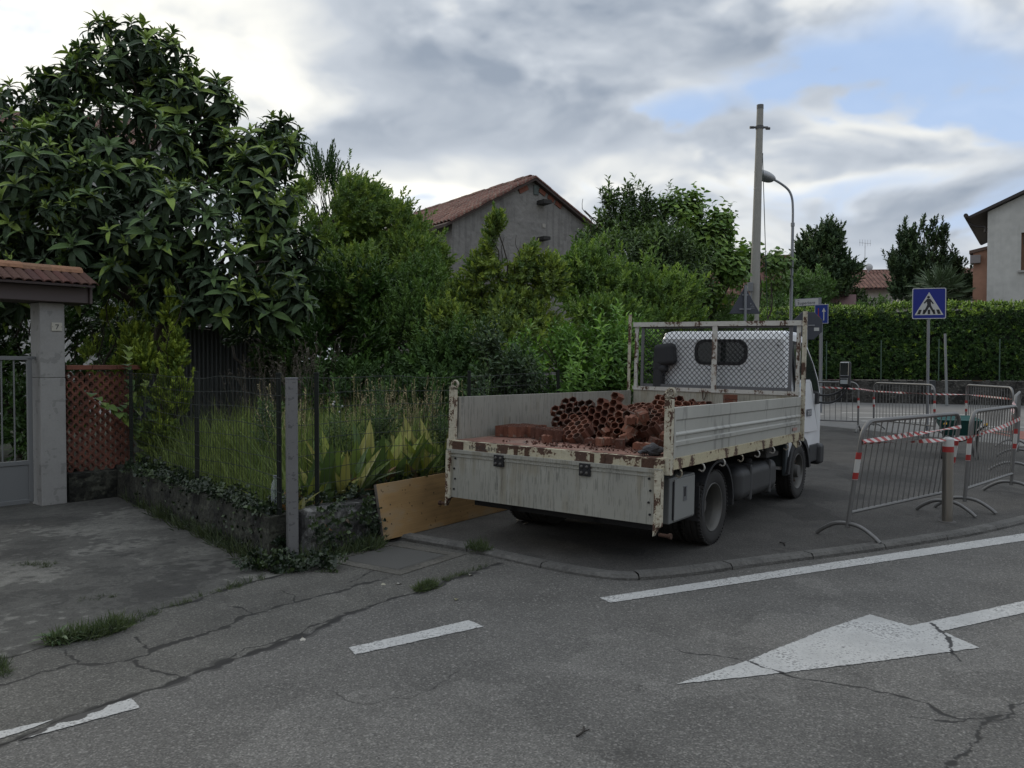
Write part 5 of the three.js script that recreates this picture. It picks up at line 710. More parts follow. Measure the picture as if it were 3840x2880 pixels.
{ // pedestrian crossing sign
  const t = thing('crossing_sign', 'blue square pedestrian crossing sign on a grey post', 'sign', [9.05, 0, -18], R(-16)), B = std([.008, .018, .19], .75), K = std([.012, .012, .014], .5), cy = 2.88;
  mesh('post', [cyl(.03, .03, 2.62, 0, 1.31, -.03, 12)], M_signPost, t); const rr = (h, r) => { const o = []; for (const [sx, sy, a0] of [[1, 1, 0], [-1, 1, 90], [-1, -1, 180], [1, -1, 270]]) for (let i = 0; i <= 4; i++) { const a = R(a0 + i * 22.5); o.push([sx * (h - r) + Math.cos(a) * r, cy + sy * (h - r) + Math.sin(a) * r]); } return o; };
  const back = mesh('backing', extr(rr(.335, .03), .03).translate(.012, 0, -.035), M_signBack, t); const p = mesh('plate', extr(rr(.335, .03), .006), B, t); mesh('white_border', extr(rr(.333, .03), .002, 0, [rr(.318, .022)]).translate(0, 0, .006), M_white, p);
  mesh('white_triangle', extr([[-.285, cy - .25], [.285, cy - .25], [0, cy + .245]], .002).translate(0, 0, .006), M_white, p);
  for (const [x0, x1, s] of [[-.235, -.175, .035], [-.13, -.085, .02], [-.025, .025, 0], [.085, .13, -.02], [.175, .235, -.035]]) mesh('crossing_stripe', extr([[x0, cy - .232], [x1, cy - .232], [x1 + s, cy - .135], [x0 + s, cy - .135]], .0015).translate(0, 0, .0085), K, p);
  mesh('walking_figure', [extr(Array.from({ length: 14 }, (_, i) => [-.012 + Math.cos(i / 14 * 6.283) * .028, cy + .135 + Math.sin(i / 14 * 6.283) * .028]), .0015), extr([[-.04, cy + .10], [.025, cy + .10], [.095, cy + .0], [.075, cy - .02], [.035, cy + .035], [.04, cy - .04], [.115, cy - .20], [.085, cy - .215], [.005, cy - .075], [-.075, cy - .215], [-.11, cy - .20], [-.035, cy - .03], [-.045, cy + .04], [-.085, cy - .005], [-.105, cy + .015]], .0015)].map(g => g.translate(0, 0, .0085)), K, p);
  const box2 = mesh('post_box', rbox(.12, .42, .12, .01, .1, 1.0, -.1), std([.035, .04, .045], .5), t); mesh('box_label', box(.06, .08, .003, .1, 1.05, -.038), M_white, box2);
}
{ const t = thing('plastic_bottle', 'clear plastic bottle standing on the wall left of the corner post', 'bottle', [-1.93, .352, -6.72]); const P = phys([.8, .85, .88], .12, { transmission: .85, thickness: 0, ior: 1.3 }); mesh('body', new THREE.LatheGeometry([[.001, 0], [.032, .004], [.034, .05], [.031, .09], [.034, .12], [.034, .20], [.025, .245], [.012, .275], [.012, .29]].map(p => new THREE.Vector2(...p)), 20), P, t); mesh('cap', cyl(.014, .014, .018, 0, .298, 0, 14), std([.3, .32, .36], .5), t); }

// ---------------------------------------------------------------- plants
function leafGeo(len, wid, bend = .15, fold = .25, segs = 2, fat = 1.0, tipPow = 1) { // grows along +y from the stalk, face to +z
  const pos = [], P = []; for (let i = 0; i <= segs; i++) { const t = i / segs, w = wid / 2 * Math.pow(Math.sin(Math.PI * Math.pow(clamp(t * .96 + .03), fat)), .85) * (i === segs ? .08 : 1), y = len * (t - bend * t * t * .35), z = -bend * len * t * t; P.push([[-w, y, z + w * fold], [0, y, z], [w, y, z + w * fold]]); }
  const q = (a, b, c, d) => pos.push(...a, ...b, ...c, ...a, ...c, ...d);
  for (let i = 0; i < segs; i++) { q(P[i][0], P[i][1], P[i + 1][1], P[i + 1][0]); q(P[i][1], P[i][2], P[i + 1][2], P[i + 1][1]); }
  const g = new THREE.BufferGeometry(); g.setAttribute('position', new THREE.Float32BufferAttribute(pos, 3)); g.computeVertexNormals(); return g;
}
const Y = V(0, 1, 0), qa = new THREE.Quaternion(), qb = new THREE.Quaternion(), mA = new THREE.Matrix4();
function aim(dir, roll, out = new THREE.Quaternion()) { out.setFromUnitVectors(Y, dir); qb.setFromAxisAngle(Y, roll); return out.multiply(qb); }
function sprig(seed, n, stem, leaf, { spread = .9, start = .15, droop = 0, len = [.8, 1.15], stalk = .003, whorl = 2.4 } = {}) {
  const r = rng(seed), g = []; if (stalk) g.push(flat(rod(V(0, -stem * .35, 0), V(0, stem, 0), stalk, 3, stalk * .5)));
  for (let i = 0; i < n; i++) { const t = lerp(start, 1, i / Math.max(1, n - 1)), a = i * whorl + r() * .6, e = lerp(spread * 1.25, spread * .35, t) + (r() - .5) * .35 + droop; const d = V(Math.sin(e) * Math.cos(a), Math.cos(e), Math.sin(e) * Math.sin(a)); const l = leaf.clone(), s = lerp(len[0], len[1], r()); aim(d, 0, qa);
    const zz = V(0, 0, 1).applyQuaternion(qa), want = Y.clone().addScaledVector(d, -d.y).normalize(); let roll = Math.atan2(V(0, 0, 0).crossVectors(zz, want).dot(d), zz.dot(want)); if (!isFinite(roll)) roll = 0; qa.premultiply(qb.setFromAxisAngle(d, roll + (r() - .5) * .7)); mA.compose(V(0, stem * t, 0), qa, V(s, s, s)); g.push(flat(l.applyMatrix4(mA))); }
  return mergeGeometries(g);
}
const leafMat = (rough, trans) => trans ? phys([1, 1, 1], .93, { transmission: trans, thickness: 0, clearcoat: .12, clearcoatRoughness: rough * .7, side: THREE.DoubleSide }) : std([1, 1, 1], rough, { side: THREE.DoubleSide });
const M_leafGloss = leafMat(.42, 0), M_leafSoft = leafMat(.6, .28), M_leafMatt = std([1, 1, 1], .7, { side: THREE.DoubleSide }), M_bark = std([.06, .05, .038], .95, { bumpMap: rustBump, bumpScale: .02 });
const K = { // sprigs of each kind of plant
  fine: [1, 2].map(s => sprig(s, 13, .24, leafGeo(.062, .026, .2, .2, 2), { spread: 1.0 })),
  small: [3, 4].map(s => sprig(s, 14, .20, leafGeo(.075, .034, .15, .3, 2), { spread: .95 })),
  laurel: [5, 6].map(s => sprig(s, 12, .22, leafGeo(.095, .036, .12, .35, 2), { spread: .75 })),
  tuftTop: [7, 8].map(s => sprig(s, 18, .15, leafGeo(.07, .03, .05, .3, 2), { spread: .85, start: .3 })),
  broad: [9, 10].map(s => sprig(s, 7, .30, leafGeo(.15, .12, .35, .15, 2, .7), { spread: 1.2, droop: .5 })),
  lance: [11, 12].map(s => sprig(s, 10, .30, leafGeo(.13, .045, .3, .3, 2), { spread: 1.0, droop: .15 })),
  hedge: [13, 14].map(s => sprig(s, 7, .14, leafGeo(.125, .055, .12, .3, 2), { spread: 1.0 })),
  spike: [15, 16].map(s => sprig(s, 26, .5, leafGeo(.075, .024, .05, .2, 2), { spread: .6, start: .02 })),
  ivy: [17, 18].map(s => sprig(s, 9, .16, leafGeo(.05, .05, .2, .15, 2, .6), { spread: 1.3 })),
  far: [19, 20].map(s => sprig(s, 14, .55, leafGeo(.22, .10, .15, .3, 2), { spread: 1.0, stalk: .008 })),
};
function foliage(parent, name, lobes, kind, mat, { n, dark, light, seed = 1, size = [.8, 1.3], up = .5, shell = .45, rough = .5, bias = 2, trim = .13, spray = .14, gaps = .45 }) {
  const r = rng(seed * 7919 + 13), wts = lobes.map(l => Math.pow(l[3] * l[4] * l[5], .66)), tot = wts.reduce((a, b) => a + b, 0), list = kind.map(() => []);
  const d = V(0, 0, 0), p = V(0, 0, 0), s = V(1, 1, 1);
  for (let i = 0; i < n; i++) {
    let k = r() * tot, j = 0; while (j < lobes.length - 1 && (k -= wts[j]) > 0) j++; const l = lobes[j];
    const z = r() * 2 - 1, a = r() * 6.2832, q = Math.sqrt(1 - z * z); d.set(q * Math.cos(a), z, q * Math.sin(a));
    const f = (1 - shell * r() * r()) * (1 - rough * .5 + rough * fbm(d.x * 1.9 + l[0] + seed, d.y * 1.9 + d.z * 1.7 + l[1], 3));
    p.set(l[0] + d.x * Math.max(.05, l[3] - trim) * f, l[1] + d.y * Math.max(.06, l[4] - trim * 1.6) * f - trim * .5, l[2] + d.z * Math.max(.05, l[5] - trim) * f); if (p.y < .1) p.y = .1 + r() * .2;
    if (fbm(p.x * 1.9 + seed * 3, p.y * 1.9 + p.z * 1.3 + 40, 3) < gaps) { i -= r() < .5 ? 1 : 0; continue; }
    const shoot = r() < spray; if (shoot) p.addScaledVector(d, r() * .28 * Math.min(1.5, l[3] + .3)).y += r() * .3 * up;
    const dir = d.clone().multiplyScalar(shoot ? .25 : 1 - up * .5).add(V((r() - .5) * .9, up + (r() - .5) * .5, (r() - .5) * .9)).normalize(), sc = lerp(size[0], size[1], r());
    const t = Math.pow(r(), bias), c = rgb(lerp(dark[0], light[0], t), lerp(dark[1], light[1], t), lerp(dark[2], light[2], t));
    list[i % kind.length].push([new THREE.Matrix4().compose(p, aim(dir, r() * 6.28), s.set(sc, sc, sc)), c]);
  }
  list.forEach((L, i) => { if (!L.length) return; const m = new THREE.InstancedMesh(kind[i], mat, L.length); L.forEach(([mm, c], k) => { m.setMatrixAt(k, mm); m.setColorAt(k, c); }); m.name = name; m.castShadow = m.receiveShadow = true; m.userData.kind = 'stuff'; parent.add(m); });
}
function limb(a, b, r0, r1, seed, wob = .12) { const n = 4, pts = [], L = a.distanceTo(b); for (let i = 0; i <= n; i++) { const t = i / n, e = i && i < n ? wob * L : 0; pts.push(V(lerp(a.x, b.x, t) + (vn(seed + i * 1.7, 3) - .5) * e, lerp(a.y, b.y, t) + Math.sin(t * 3.14) * L * .04, lerp(a.z, b.z, t) + (vn(seed + i * 2.3, 9) - .5) * e)); }
  const g = new THREE.TubeGeometry(new THREE.CatmullRomCurve3(pts), 10, 1, 7, false), p = g.attributes.position, c = new THREE.CatmullRomCurve3(pts), nr = 8; for (let i = 0; i < p.count; i++) { const ring = Math.floor(i / nr), t = ring / 10, q = c.getPointAt(t), rr = lerp(r0, r1, t); p.setXYZ(i, q.x + (p.getX(i) - q.x) * rr, q.y + (p.getY(i) - q.y) * rr, q.z + (p.getZ(i) - q.z) * rr); } g.computeVertexNormals(); return g; }
function tree(name, label, cat, base, lobes, kind, mat, opt, trunk = .06, group) {
  const t = thing(name, label, cat, [0, 0, 0], 0, group), b = V(base[0], base[1], base[2]), g = []; const c = V(0, 0, 0); lobes.forEach(l => c.add(V(l[0], l[1], l[2]))); c.multiplyScalar(1 / lobes.length);
  const fork = V(lerp(b.x, c.x, .4), lerp(b.y, c.y, .35), lerp(b.z, c.z, .4)); const tr = mesh('trunk', limb(b.clone().add(V(0, -.1, 0)), fork, trunk, trunk * .7, base[0] * 3 + 50), M_bark, t);
  lobes.forEach((l, i) => { const e = V(l[0], l[1] + l[4] * .4, l[2]); g.push(limb(fork, e, trunk * .55, trunk * .14, i * 5 + 30, .2)); for (let k = 0; k < 3; k++) { const a = (k * 2.1 + i), m = fork.clone().lerp(e, .55 + k * .12); g.push(limb(m, V(l[0] + Math.cos(a) * l[3] * .8, l[1] + (k - .6) * l[4] * .5, l[2] + Math.sin(a) * l[5] * .8), trunk * .2, trunk * .06, i * 9 + k * 4, .2)); } });
  mesh('branches', g, M_bark, t); foliage(t, 'crown', lobes, kind, mat, opt); return t;
}
// --- the big loquat tree: rosettes of long leaves
{
  const L = [[-5.43, 5.93, -12, .87, .64, .57], [-4.7, 5.37, -12, .85, .42, .5], [-6.28, 5.34, -11.6, .45, .49, .45], [-5.55, 4.46, -11.4, 1.34, .7, .7], [-4.25, 4.73, -12.2, 1.02, .55, .5], [-3.49, 4.88, -12.4, .42, .38, .34], [-6.23, 3.89, -10.8, .85, .79, .71], [-4.76, 3.43, -10.6, 1.36, .71, .64], [-3.53, 3.8, -11.6, .6, .84, .53], [-3.7, 2.75, -10.6, 1.01, .42, .37], [-5.66, 2.95, -10.6, .99, .52, .47], [-2.86, 2.95, -11, .37, .43, .33], [-4.0, 2.42, -10.5, .9, .33, .35], [-3.1, 2.4, -10.8, .55, .33, .3], [-7.2, 4.6, -11.8, .9, .9, .8], [-7.0, 2.9, -11.2, .9, .7, .7]];
  const t = thing('loquat_tree', 'big dark tree with rosettes of long leaves towering over the gate', 'tree', [0, 0, 0]), base = V(-5.3, .1, -12.6), fork = V(-5.15, 2.2, -12.3), g = []; mesh('trunk', limb(base, fork, .16, .12, 3, .05), M_bark, t);
  L.forEach((l, i) => { const e = V(l[0], l[1] + l[4] * .3, l[2]); g.push(limb(fork, e, .08, .02, i * 7 + 2, .15)); for (let k = 0; k < 4; k++) { const a = k * 1.57 + i; g.push(limb(fork.clone().lerp(e, .6 + .1 * k), V(l[0] + Math.cos(a) * l[3] * .8, l[1] + (k - 1) * l[4] * .4, l[2] + Math.sin(a) * l[5] * .8), .025, .008, i * 11 + k, .2)); } }); mesh('branches', g, M_bark, t);
  const geos = [leafGeo(.245, .076, .45, .35, 4, .85), leafGeo(.235, .072, .8, .3, 4, .85), leafGeo(.18, .052, .2, .45, 4, .85)], r = rng(555), leaves = [], wts = L.map(l => Math.pow(l[3] * l[4] * l[5], .66)), tot = wts.reduce((a, b) => a + b, 0);
  for (let k = 0; k < 1180; k++) {
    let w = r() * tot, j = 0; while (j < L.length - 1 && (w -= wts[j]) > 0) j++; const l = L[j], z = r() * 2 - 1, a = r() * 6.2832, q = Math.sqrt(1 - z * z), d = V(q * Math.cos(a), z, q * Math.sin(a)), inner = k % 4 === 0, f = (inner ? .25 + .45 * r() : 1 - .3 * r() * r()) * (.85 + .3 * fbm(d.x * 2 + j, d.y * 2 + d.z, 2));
    const p = V(l[0] + d.x * l[3] * f, l[1] + d.y * l[4] * f, l[2] + d.z * l[5] * f), ax = d.clone().multiplyScalar(.7).add(V((r() - .5) * .5, .75, (r() - .5) * .5)).normalize(), qq = aim(ax, r() * 6.28), young = r() < .5, n = 11 + Math.floor(r() * 6), big = .65 + r() * .65;
    for (let i = 0; i < n; i++) { const e = lerp(.35, 2.0, Math.pow(i / n, .9)) + (r() - .5) * .3, b = i * 2.4 + r() * .5, dl = V(Math.sin(e) * Math.cos(b), Math.cos(e), Math.sin(e) * Math.sin(b)), ql = aim(dl, 0).clone(); const zz = V(0, 0, 1).applyQuaternion(ql), want = Y.clone().addScaledVector(dl, -dl.y).normalize(); let roll = Math.atan2(V(0, 0, 0).crossVectors(zz, want).dot(dl), zz.dot(want)); ql.premultiply(new THREE.Quaternion().setFromAxisAngle(dl, (isFinite(roll) ? roll : 0) + (r() - .5) * .5)); const Q = qq.clone().multiply(ql), s = big * (i < 3 ? .7 : lerp(.9, 1.15, r()));
      leaves.push({ p: p.clone().addScaledVector(ax, -.12 * (i / n)), q: Q, s, g: i < 4 ? 2 : i > n * .6 ? 1 : 0, c: inner ? 0 : young && i < 6 ? 2 : i < n * .45 ? 1 : 0, d: p.length() - .6 * (d.x * -p.x + d.z * -p.z) / p.length() }); }  // inner rosettes all take the dark colour, deepening the crown shade by paint
  }
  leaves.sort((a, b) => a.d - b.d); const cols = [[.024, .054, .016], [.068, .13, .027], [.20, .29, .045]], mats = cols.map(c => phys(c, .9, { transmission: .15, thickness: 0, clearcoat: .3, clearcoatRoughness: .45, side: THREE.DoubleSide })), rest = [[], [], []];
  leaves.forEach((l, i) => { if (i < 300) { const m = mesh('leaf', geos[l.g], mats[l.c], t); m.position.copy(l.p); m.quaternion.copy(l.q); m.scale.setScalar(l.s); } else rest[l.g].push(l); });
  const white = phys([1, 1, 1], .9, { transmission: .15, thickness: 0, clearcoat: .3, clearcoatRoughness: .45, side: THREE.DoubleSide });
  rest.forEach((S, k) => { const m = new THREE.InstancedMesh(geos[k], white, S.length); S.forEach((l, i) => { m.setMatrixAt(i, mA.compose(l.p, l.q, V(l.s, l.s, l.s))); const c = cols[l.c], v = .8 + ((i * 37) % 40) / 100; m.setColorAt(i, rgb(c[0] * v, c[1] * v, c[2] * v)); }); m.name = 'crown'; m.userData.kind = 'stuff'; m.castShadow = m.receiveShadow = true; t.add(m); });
}
// --- trees and bushes of the garden
const DK = [.034, .078, .016], MD = [.08, .165, .024], BR = [.15, .27, .032], YG = [.21, .29, .04];
tree('dark_shrub', 'dark upright shrub with narrow sprays against the sky', 'shrub', [-3.3, .2, -16], [[-3.61, 5.1, -16, .34, .5, .3], [-3.2, 4.7, -16, .42, .5, .35], [-3.4, 3.8, -16, .5, .8, .5]], K.spike, M_leafMatt, { n: 420, spray: 0, dark: DK, light: MD, seed: 3, up: 1.3, size: [.7, 1.2] }, .05);
tree('leafy_bush', 'large loose green bush right of the big dark tree', 'bush', [-2.9, .2, -14.6], [[-3.22, 4.4, -15, 1.0, .67, .7], [-3.64, 3.33, -14, .71, 1.02, .63], [-2.47, 4.04, -15.5, .95, .69, .62], [-2.76, 2.67, -13.5, .98, .83, .75], [-1.89, 3.38, -15, .8, .67, .6]], K.small, M_leafSoft, { n: 7600, spray: .08, dark: [.095, .18, .026], light: [.27, .37, .04], seed: 5, up: .35, rough: .85 }, .09);
tree('leafy_bush', 'dark broad leaved bush below the loose green one', 'bush', [-3.0, .2, -13], [[-5.2, 2.4, -15.8, 1.3, 1.2, .6], [-3.9, 2.9, -15.2, 1.0, 1.2, .6], [-6.9, 2.6, -15.5, 1.2, 1.4, .6], [-3.31, 1.9, -13, .8, .8, .6], [-1.86, 2.1, -13, .75, .8, .55], [-2.6, 1.6, -12.4, .9, .8, .5], [-3.9, 2.4, -13.2, .6, .9, .5], [-2.5, 2.7, -12.9, .7, .5, .4]], K.laurel, M_leafGloss, { n: 5200, dark: DK, light: [.08, .16, .025], seed: 6, up: .3 }, .06);
tree('laurel_bush', 'upright laurel bush with pale shoots before the old grey house', 'bush', [-.2, .2, -12.5], [[-.77, 2.35, -13, .44, .6, .39], [-.11, 2.3, -12.6, .42, .6, .4], [.36, 2.2, -12.6, .33, .56, .32], [-1.01, 2.05, -12.4, .42, .5, .37], [-.17, 1.7, -12, .67, .6, .4], [-.22, 3.35, -12.6, .19, .62, .17], [.17, 3.15, -12.6, .18, .55, .17], [.56, 2.9, -12.6, .19, .42, .17], [-.5, 2.9, -12.8, .18, .45, .17]], K.small, M_leafSoft, { n: 5000, dark: [.08, .15, .025], light: [.32, .41, .045], spray: .04, seed: 7, up: .55, bias: 1.6, rough: .7 }, .05);
tree('laurel_bush', 'darker laurel bush left of the one with pale shoots', 'bush', [-1.3, .2, -12.6], [[-1.35, 2.55, -13.2, .5, .65, .4], [-1.5, 2.0, -12.6, .5, .7, .4], [-.9, 1.5, -12.0, .5, .6, .4]], K.small, M_leafSoft, { n: 3200, dark: MD, light: [.15, .26, .03], seed: 8, up: .8, rough: .7 }, .05);
tree('fruit_tree', 'dark fruit tree right of the old grey house', 'tree', [2.6, 0, -18.6], [[2.05, 4.05, -19, .6, .6, .5], [3.01, 4.1, -19, .6, .6, .5], [2.35, 3.5, -18, 1.1, .75, .7], [3.35, 3.5, -18, .9, .85, .8], [1.66, 4.75, -19, .2, .8, .2], [2.2, 4.75, -19, .2, .75, .2], [2.66, 4.8, -19, .2, .75, .2], [3.05, 4.75, -19, .2, .7, .2], [3.45, 4.55, -19, .2, .7, .2]], K.lance, M_leafSoft, { n: 2600, spray: .08, gaps: .45, dark: [.04, .085, .018], light: [.13, .22, .03], seed: 9, up: .9, rough: .9, size: [.9, 1.4] }, .09);
tree('leafy_bush', 'mid green bush in front of the dark fruit tree', 'bush', [2, .2, -15], [[1.29, 3.1, -15, .5, .65, .45], [1.88, 2.79, -15, .92, .59, .53], [2.78, 2.75, -15, .7, .5, .45], [1.52, 2.2, -14, .8, .6, .4], [2.6, 2.0, -14.6, .8, .7, .4], [3.1, 2.2, -15.6, .5, .7, .4]], K.small, M_leafSoft, { n: 6000, dark: [.09, .18, .026], light: [.23, .35, .038], seed: 10, up: .5, rough: .8 }, .06);
tree('broadleaf_tree', 'bright broad leaved tree with drooping leaves left of the concrete pole', 'tree', [4.1, 0, -19.2], [[3.89, 4.75, -19, .5, .75, .43], [4.5, 4.1, -19, .48, .7, .43], [4.8, 4.75, -19, .26, .62, .26], [3.6, 3.8, -19, .67, .75, .6], [4.1, 3.2, -19, .7, .65, .5], [5.0, 3.7, -19, .3, .5, .3]], K.broad, M_leafSoft, { n: 1300, dark: [.10, .20, .03], light: [.22, .35, .04], seed: 11, up: .9, size: [.8, 1.2], rough: .8 }, .07);
tree('broadleaf_tree', 'small broad leaved tree behind the concrete pole', 'tree', [7.8, 0, -26], [[7.75, 4.2, -26, .87, .6, .52], [8.32, 4.7, -26, .36, .36, .33], [7.38, 4.7, -26, .26, .58, .24]], K.broad, M_leafSoft, { n: 260, dark: MD, light: [.13, .22, .03], seed: 12, up: .8, size: [1.0, 1.5], rough: .8 }, .07);
tree('bright_shrub', 'bright green shrub with long glossy leaves beyond the truck side', 'shrub', [.8, .2, -11], [[.44, 1.66, -10.6, .46, .42, .3], [1.01, 1.72, -11, .46, .42, .3], [1.3, 1.45, -10.9, .40, .42, .3], [.72, 1.4, -10.5, .5, .42, .3], [1.7, 1.6, -11.6, .4, .5, .3]], K.lance, M_leafSoft, { n: 1250, dark: [.08, .19, .022], light: [.21, .39, .035], seed: 13, up: .8, size: [.7, 1.1] }, .04);
tree('bright_shrub', 'tall thin shrub at the left of the bright green one', 'shrub', [-.1, .2, -10.3], [[.02, 1.40, -10.2, .42, .36, .25], [-.28, 1.75, -10.2, .2, .34, .15], [-.5, 1.2, -10.0, .3, .4, .25]], K.lance, M_leafSoft, { n: 300, dark: [.03, .07, .02], light: [.08, .14, .03], seed: 14, up: .9, size: [.6, 1.0] }, .03);
tree('leafy_bush', 'dark bush filling the shade behind the wire fence', 'bush', [-1.8, .2, -11.4], [[-2.3, 1.0, -11.4, .8, .7, .5], [-1.2, .9, -10.8, .7, .6, .4], [-.3, .8, -10.4, .6, .6, .4], [.6, .8, -11.0, .8, .6, .5], [1.8, .9, -12.6, .8, .7, .5], [3.0, 1.0, -14.4, .9, .8, .5], [-.9, 1.2, -11.6, .8, .8, .5]], K.small, M_leafMatt, { n: 3300, dark: DK, light: MD, seed: 15, up: .4 }, .04);
tree('leafy_bush', 'green bush seen between the gate bars', 'bush', [-7.2, .1, -12], [[-6.6, .9, -11.4, .6, .6, .5], [-7.6, 1.2, -11.8, .8, .8, .6], [-6.3, 1.7, -12, .5, .6, .4], [-7.2, 2.0, -12.4, .8, .8, .5], [-7.6, 2.7, -13, .9, .8, .5], [-6.6, 2.6, -13.2, .8, .8, .5], [-8.2, 1.6, -12.4, .8, 1, .5]], K.laurel, M_leafGloss, { n: 2400, dark: DK, light: MD, seed: 16, up: .4 }, .05);
// pale yellow-green shoots by the gate
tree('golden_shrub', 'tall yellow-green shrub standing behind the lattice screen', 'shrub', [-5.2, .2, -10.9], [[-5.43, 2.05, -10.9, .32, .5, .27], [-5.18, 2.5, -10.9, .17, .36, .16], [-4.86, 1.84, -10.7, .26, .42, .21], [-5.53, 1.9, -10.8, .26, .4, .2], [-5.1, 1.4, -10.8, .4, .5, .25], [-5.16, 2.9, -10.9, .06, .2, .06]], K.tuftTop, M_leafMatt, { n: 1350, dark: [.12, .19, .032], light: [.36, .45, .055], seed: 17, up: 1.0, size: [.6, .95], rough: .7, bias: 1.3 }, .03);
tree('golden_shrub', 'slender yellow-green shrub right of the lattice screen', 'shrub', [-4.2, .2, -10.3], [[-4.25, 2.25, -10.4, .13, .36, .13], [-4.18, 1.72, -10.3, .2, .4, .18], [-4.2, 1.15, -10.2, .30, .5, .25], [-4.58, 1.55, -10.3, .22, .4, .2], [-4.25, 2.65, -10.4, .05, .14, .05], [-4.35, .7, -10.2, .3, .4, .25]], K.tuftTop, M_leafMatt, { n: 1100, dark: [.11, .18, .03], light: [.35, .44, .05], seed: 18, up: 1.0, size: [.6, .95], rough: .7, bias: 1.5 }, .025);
// far evergreens
tree('evergreen_tree', 'dark evergreen tree right of the street lamp', 'tree', [16.5, 0, -44], [[16.29, 6.7, -44, 1.11, 1.6, 1.0], [16.06, 5.2, -44, 1.7, 1.5, 1.2], [17.4, 6.3, -44, .8, .7, .66], [16.77, 8.0, -44, .55, .85, .5], [15.3, 6.6, -44, .5, .9, .5], [17.0, 4.6, -44, 1.5, 1.3, 1]], K.far, M_leafMatt, { n: 2000, dark: [.035, .07, .026], light: [.10, .16, .045], seed: 20, up: .8, rough: .9, size: [.8, 1.3] }, .16);
tree('evergreen_tree', 'bushy green tree left of the dark evergreen by the street lamp', 'tree', [13.2, 0, -40], [[13.0, 4.4, -40, 1.0, .9, .8], [14.3, 4.8, -40, .9, 1.0, .8], [12.2, 3.6, -40, 1, .8, .8]], K.far, M_leafSoft, { n: 620, dark: MD, light: [.075, .15, .03], seed: 21, up: .6, rough: .9 }, .12);
tree('evergreen_tree', 'dark bay tree with upright sprays behind the crossing sign', 'tree', [20, 0, -40], [[19.61, 6.0, -40, 1.45, 1.2, 1.01], [19.04, 7.28, -40, .40, .95, .4], [19.7, 7.95, -40, .18, .75, .16], [20.3, 7.3, -40, .2, 1.0, .2], [20.7, 7.3, -40, .2, .95, .2], [19.96, 4.9, -40, 1.9, 1.1, .81], [21.2, 5.8, -40, .4, 1.0, .4], [21.6, 5.0, -40, .8, .7, .5]], K.far, M_leafMatt, { n: 2300, dark: [.035, .066, .03], light: [.09, .145, .05], seed: 22, up: 1.2, rough: .8, size: [.6, 1.1] }, .16);
tree('evergreen_tree', 'tiny dark tree crown behind the far ribbed roof', 'tree', [27, 0, -70], [[26.2, 9.3, -70, 1.5, .7, 1], [28, 9.0, -70, 1.0, .6, 1]], K.far, M_leafMatt, { n: 260, dark: DK, light: MD, seed: 23, up: .6, size: [1, 1.6] }, .2);
tree('rose_bush', 'leafy bush above the hedge left of the street name sign', 'bush', [11, 0, -37.6], [[11.0, 3.6, -37.6, .8, .7, .6], [12.4, 3.7, -37.4, .9, .7, .6], [15.6, 3.6, -36, .8, .8, .5], [17.2, 3.7, -35.2, .5, .6, .4]], K.far, M_leafSoft, { n: 720, dark: MD, light: [.07, .12, .03], seed: 24, up: .5, size: [.5, .9] }, .06);
tree('leafy_bush', 'bright leafy bush between the dark fruit tree and the concrete pole', 'bush', [5.2, 0, -20], [[5.0, 2.4, -20, .9, .8, .6], [6.0, 2.1, -21.5, .9, .9, .6], [4.4, 2.8, -19.4, .7, .7, .5], [5.6, 1.4, -20.5, 1.0, .9, .6]], K.laurel, M_leafSoft, { n: 1900, dark: MD, light: [.09, .15, .035], seed: 25, up: .5, size: [1, 1.5] }, .05);
// palm
{
  const t = thing('fan_palm', 'fan palm with spiky leaves behind the crossing sign', 'palm', [18.5, 0, -36]); mesh('trunk', [rod(V(0, 0, 0), V(.05, 4.4, 0), .16, 10, .2)], M_bark, t); const r = rng(71), M = std([.06, .095, .04], .55, { side: THREE.DoubleSide });
  for (let k = 0; k < 24; k++) { const a = k * 2.4, e = .2 + (k / 24) * 1.7, d = V(Math.sin(e) * Math.cos(a), Math.cos(e), Math.sin(e) * Math.sin(a)), s0 = V(.05, 4.5, 0), s1 = s0.clone().addScaledVector(d, .75), g = [flat(rod(s0, s1, .014, 4))]; const sd = V(0, 0, 0).crossVectors(d, Math.abs(d.y) > .9 ? V(1, 0, 0) : Y).normalize(); for (let i = 0; i < 17; i++) { const f = (i / 16 - .5) * 3.0, bd = d.clone().multiplyScalar(Math.cos(f)).addScaledVector(sd, Math.sin(f)).add(V(0, -.12, 0)).normalize(), l = leafGeo(.72 + r() * .15, .05, .18 + r() * .15, .3, 3); l.applyMatrix4(mA.compose(s1, aim(bd, r() * 1.2 - .6), V(1, 1, 1))); g.push(flat(l)); } mesh('frond', mergeGeometries(g), M, t); }
}
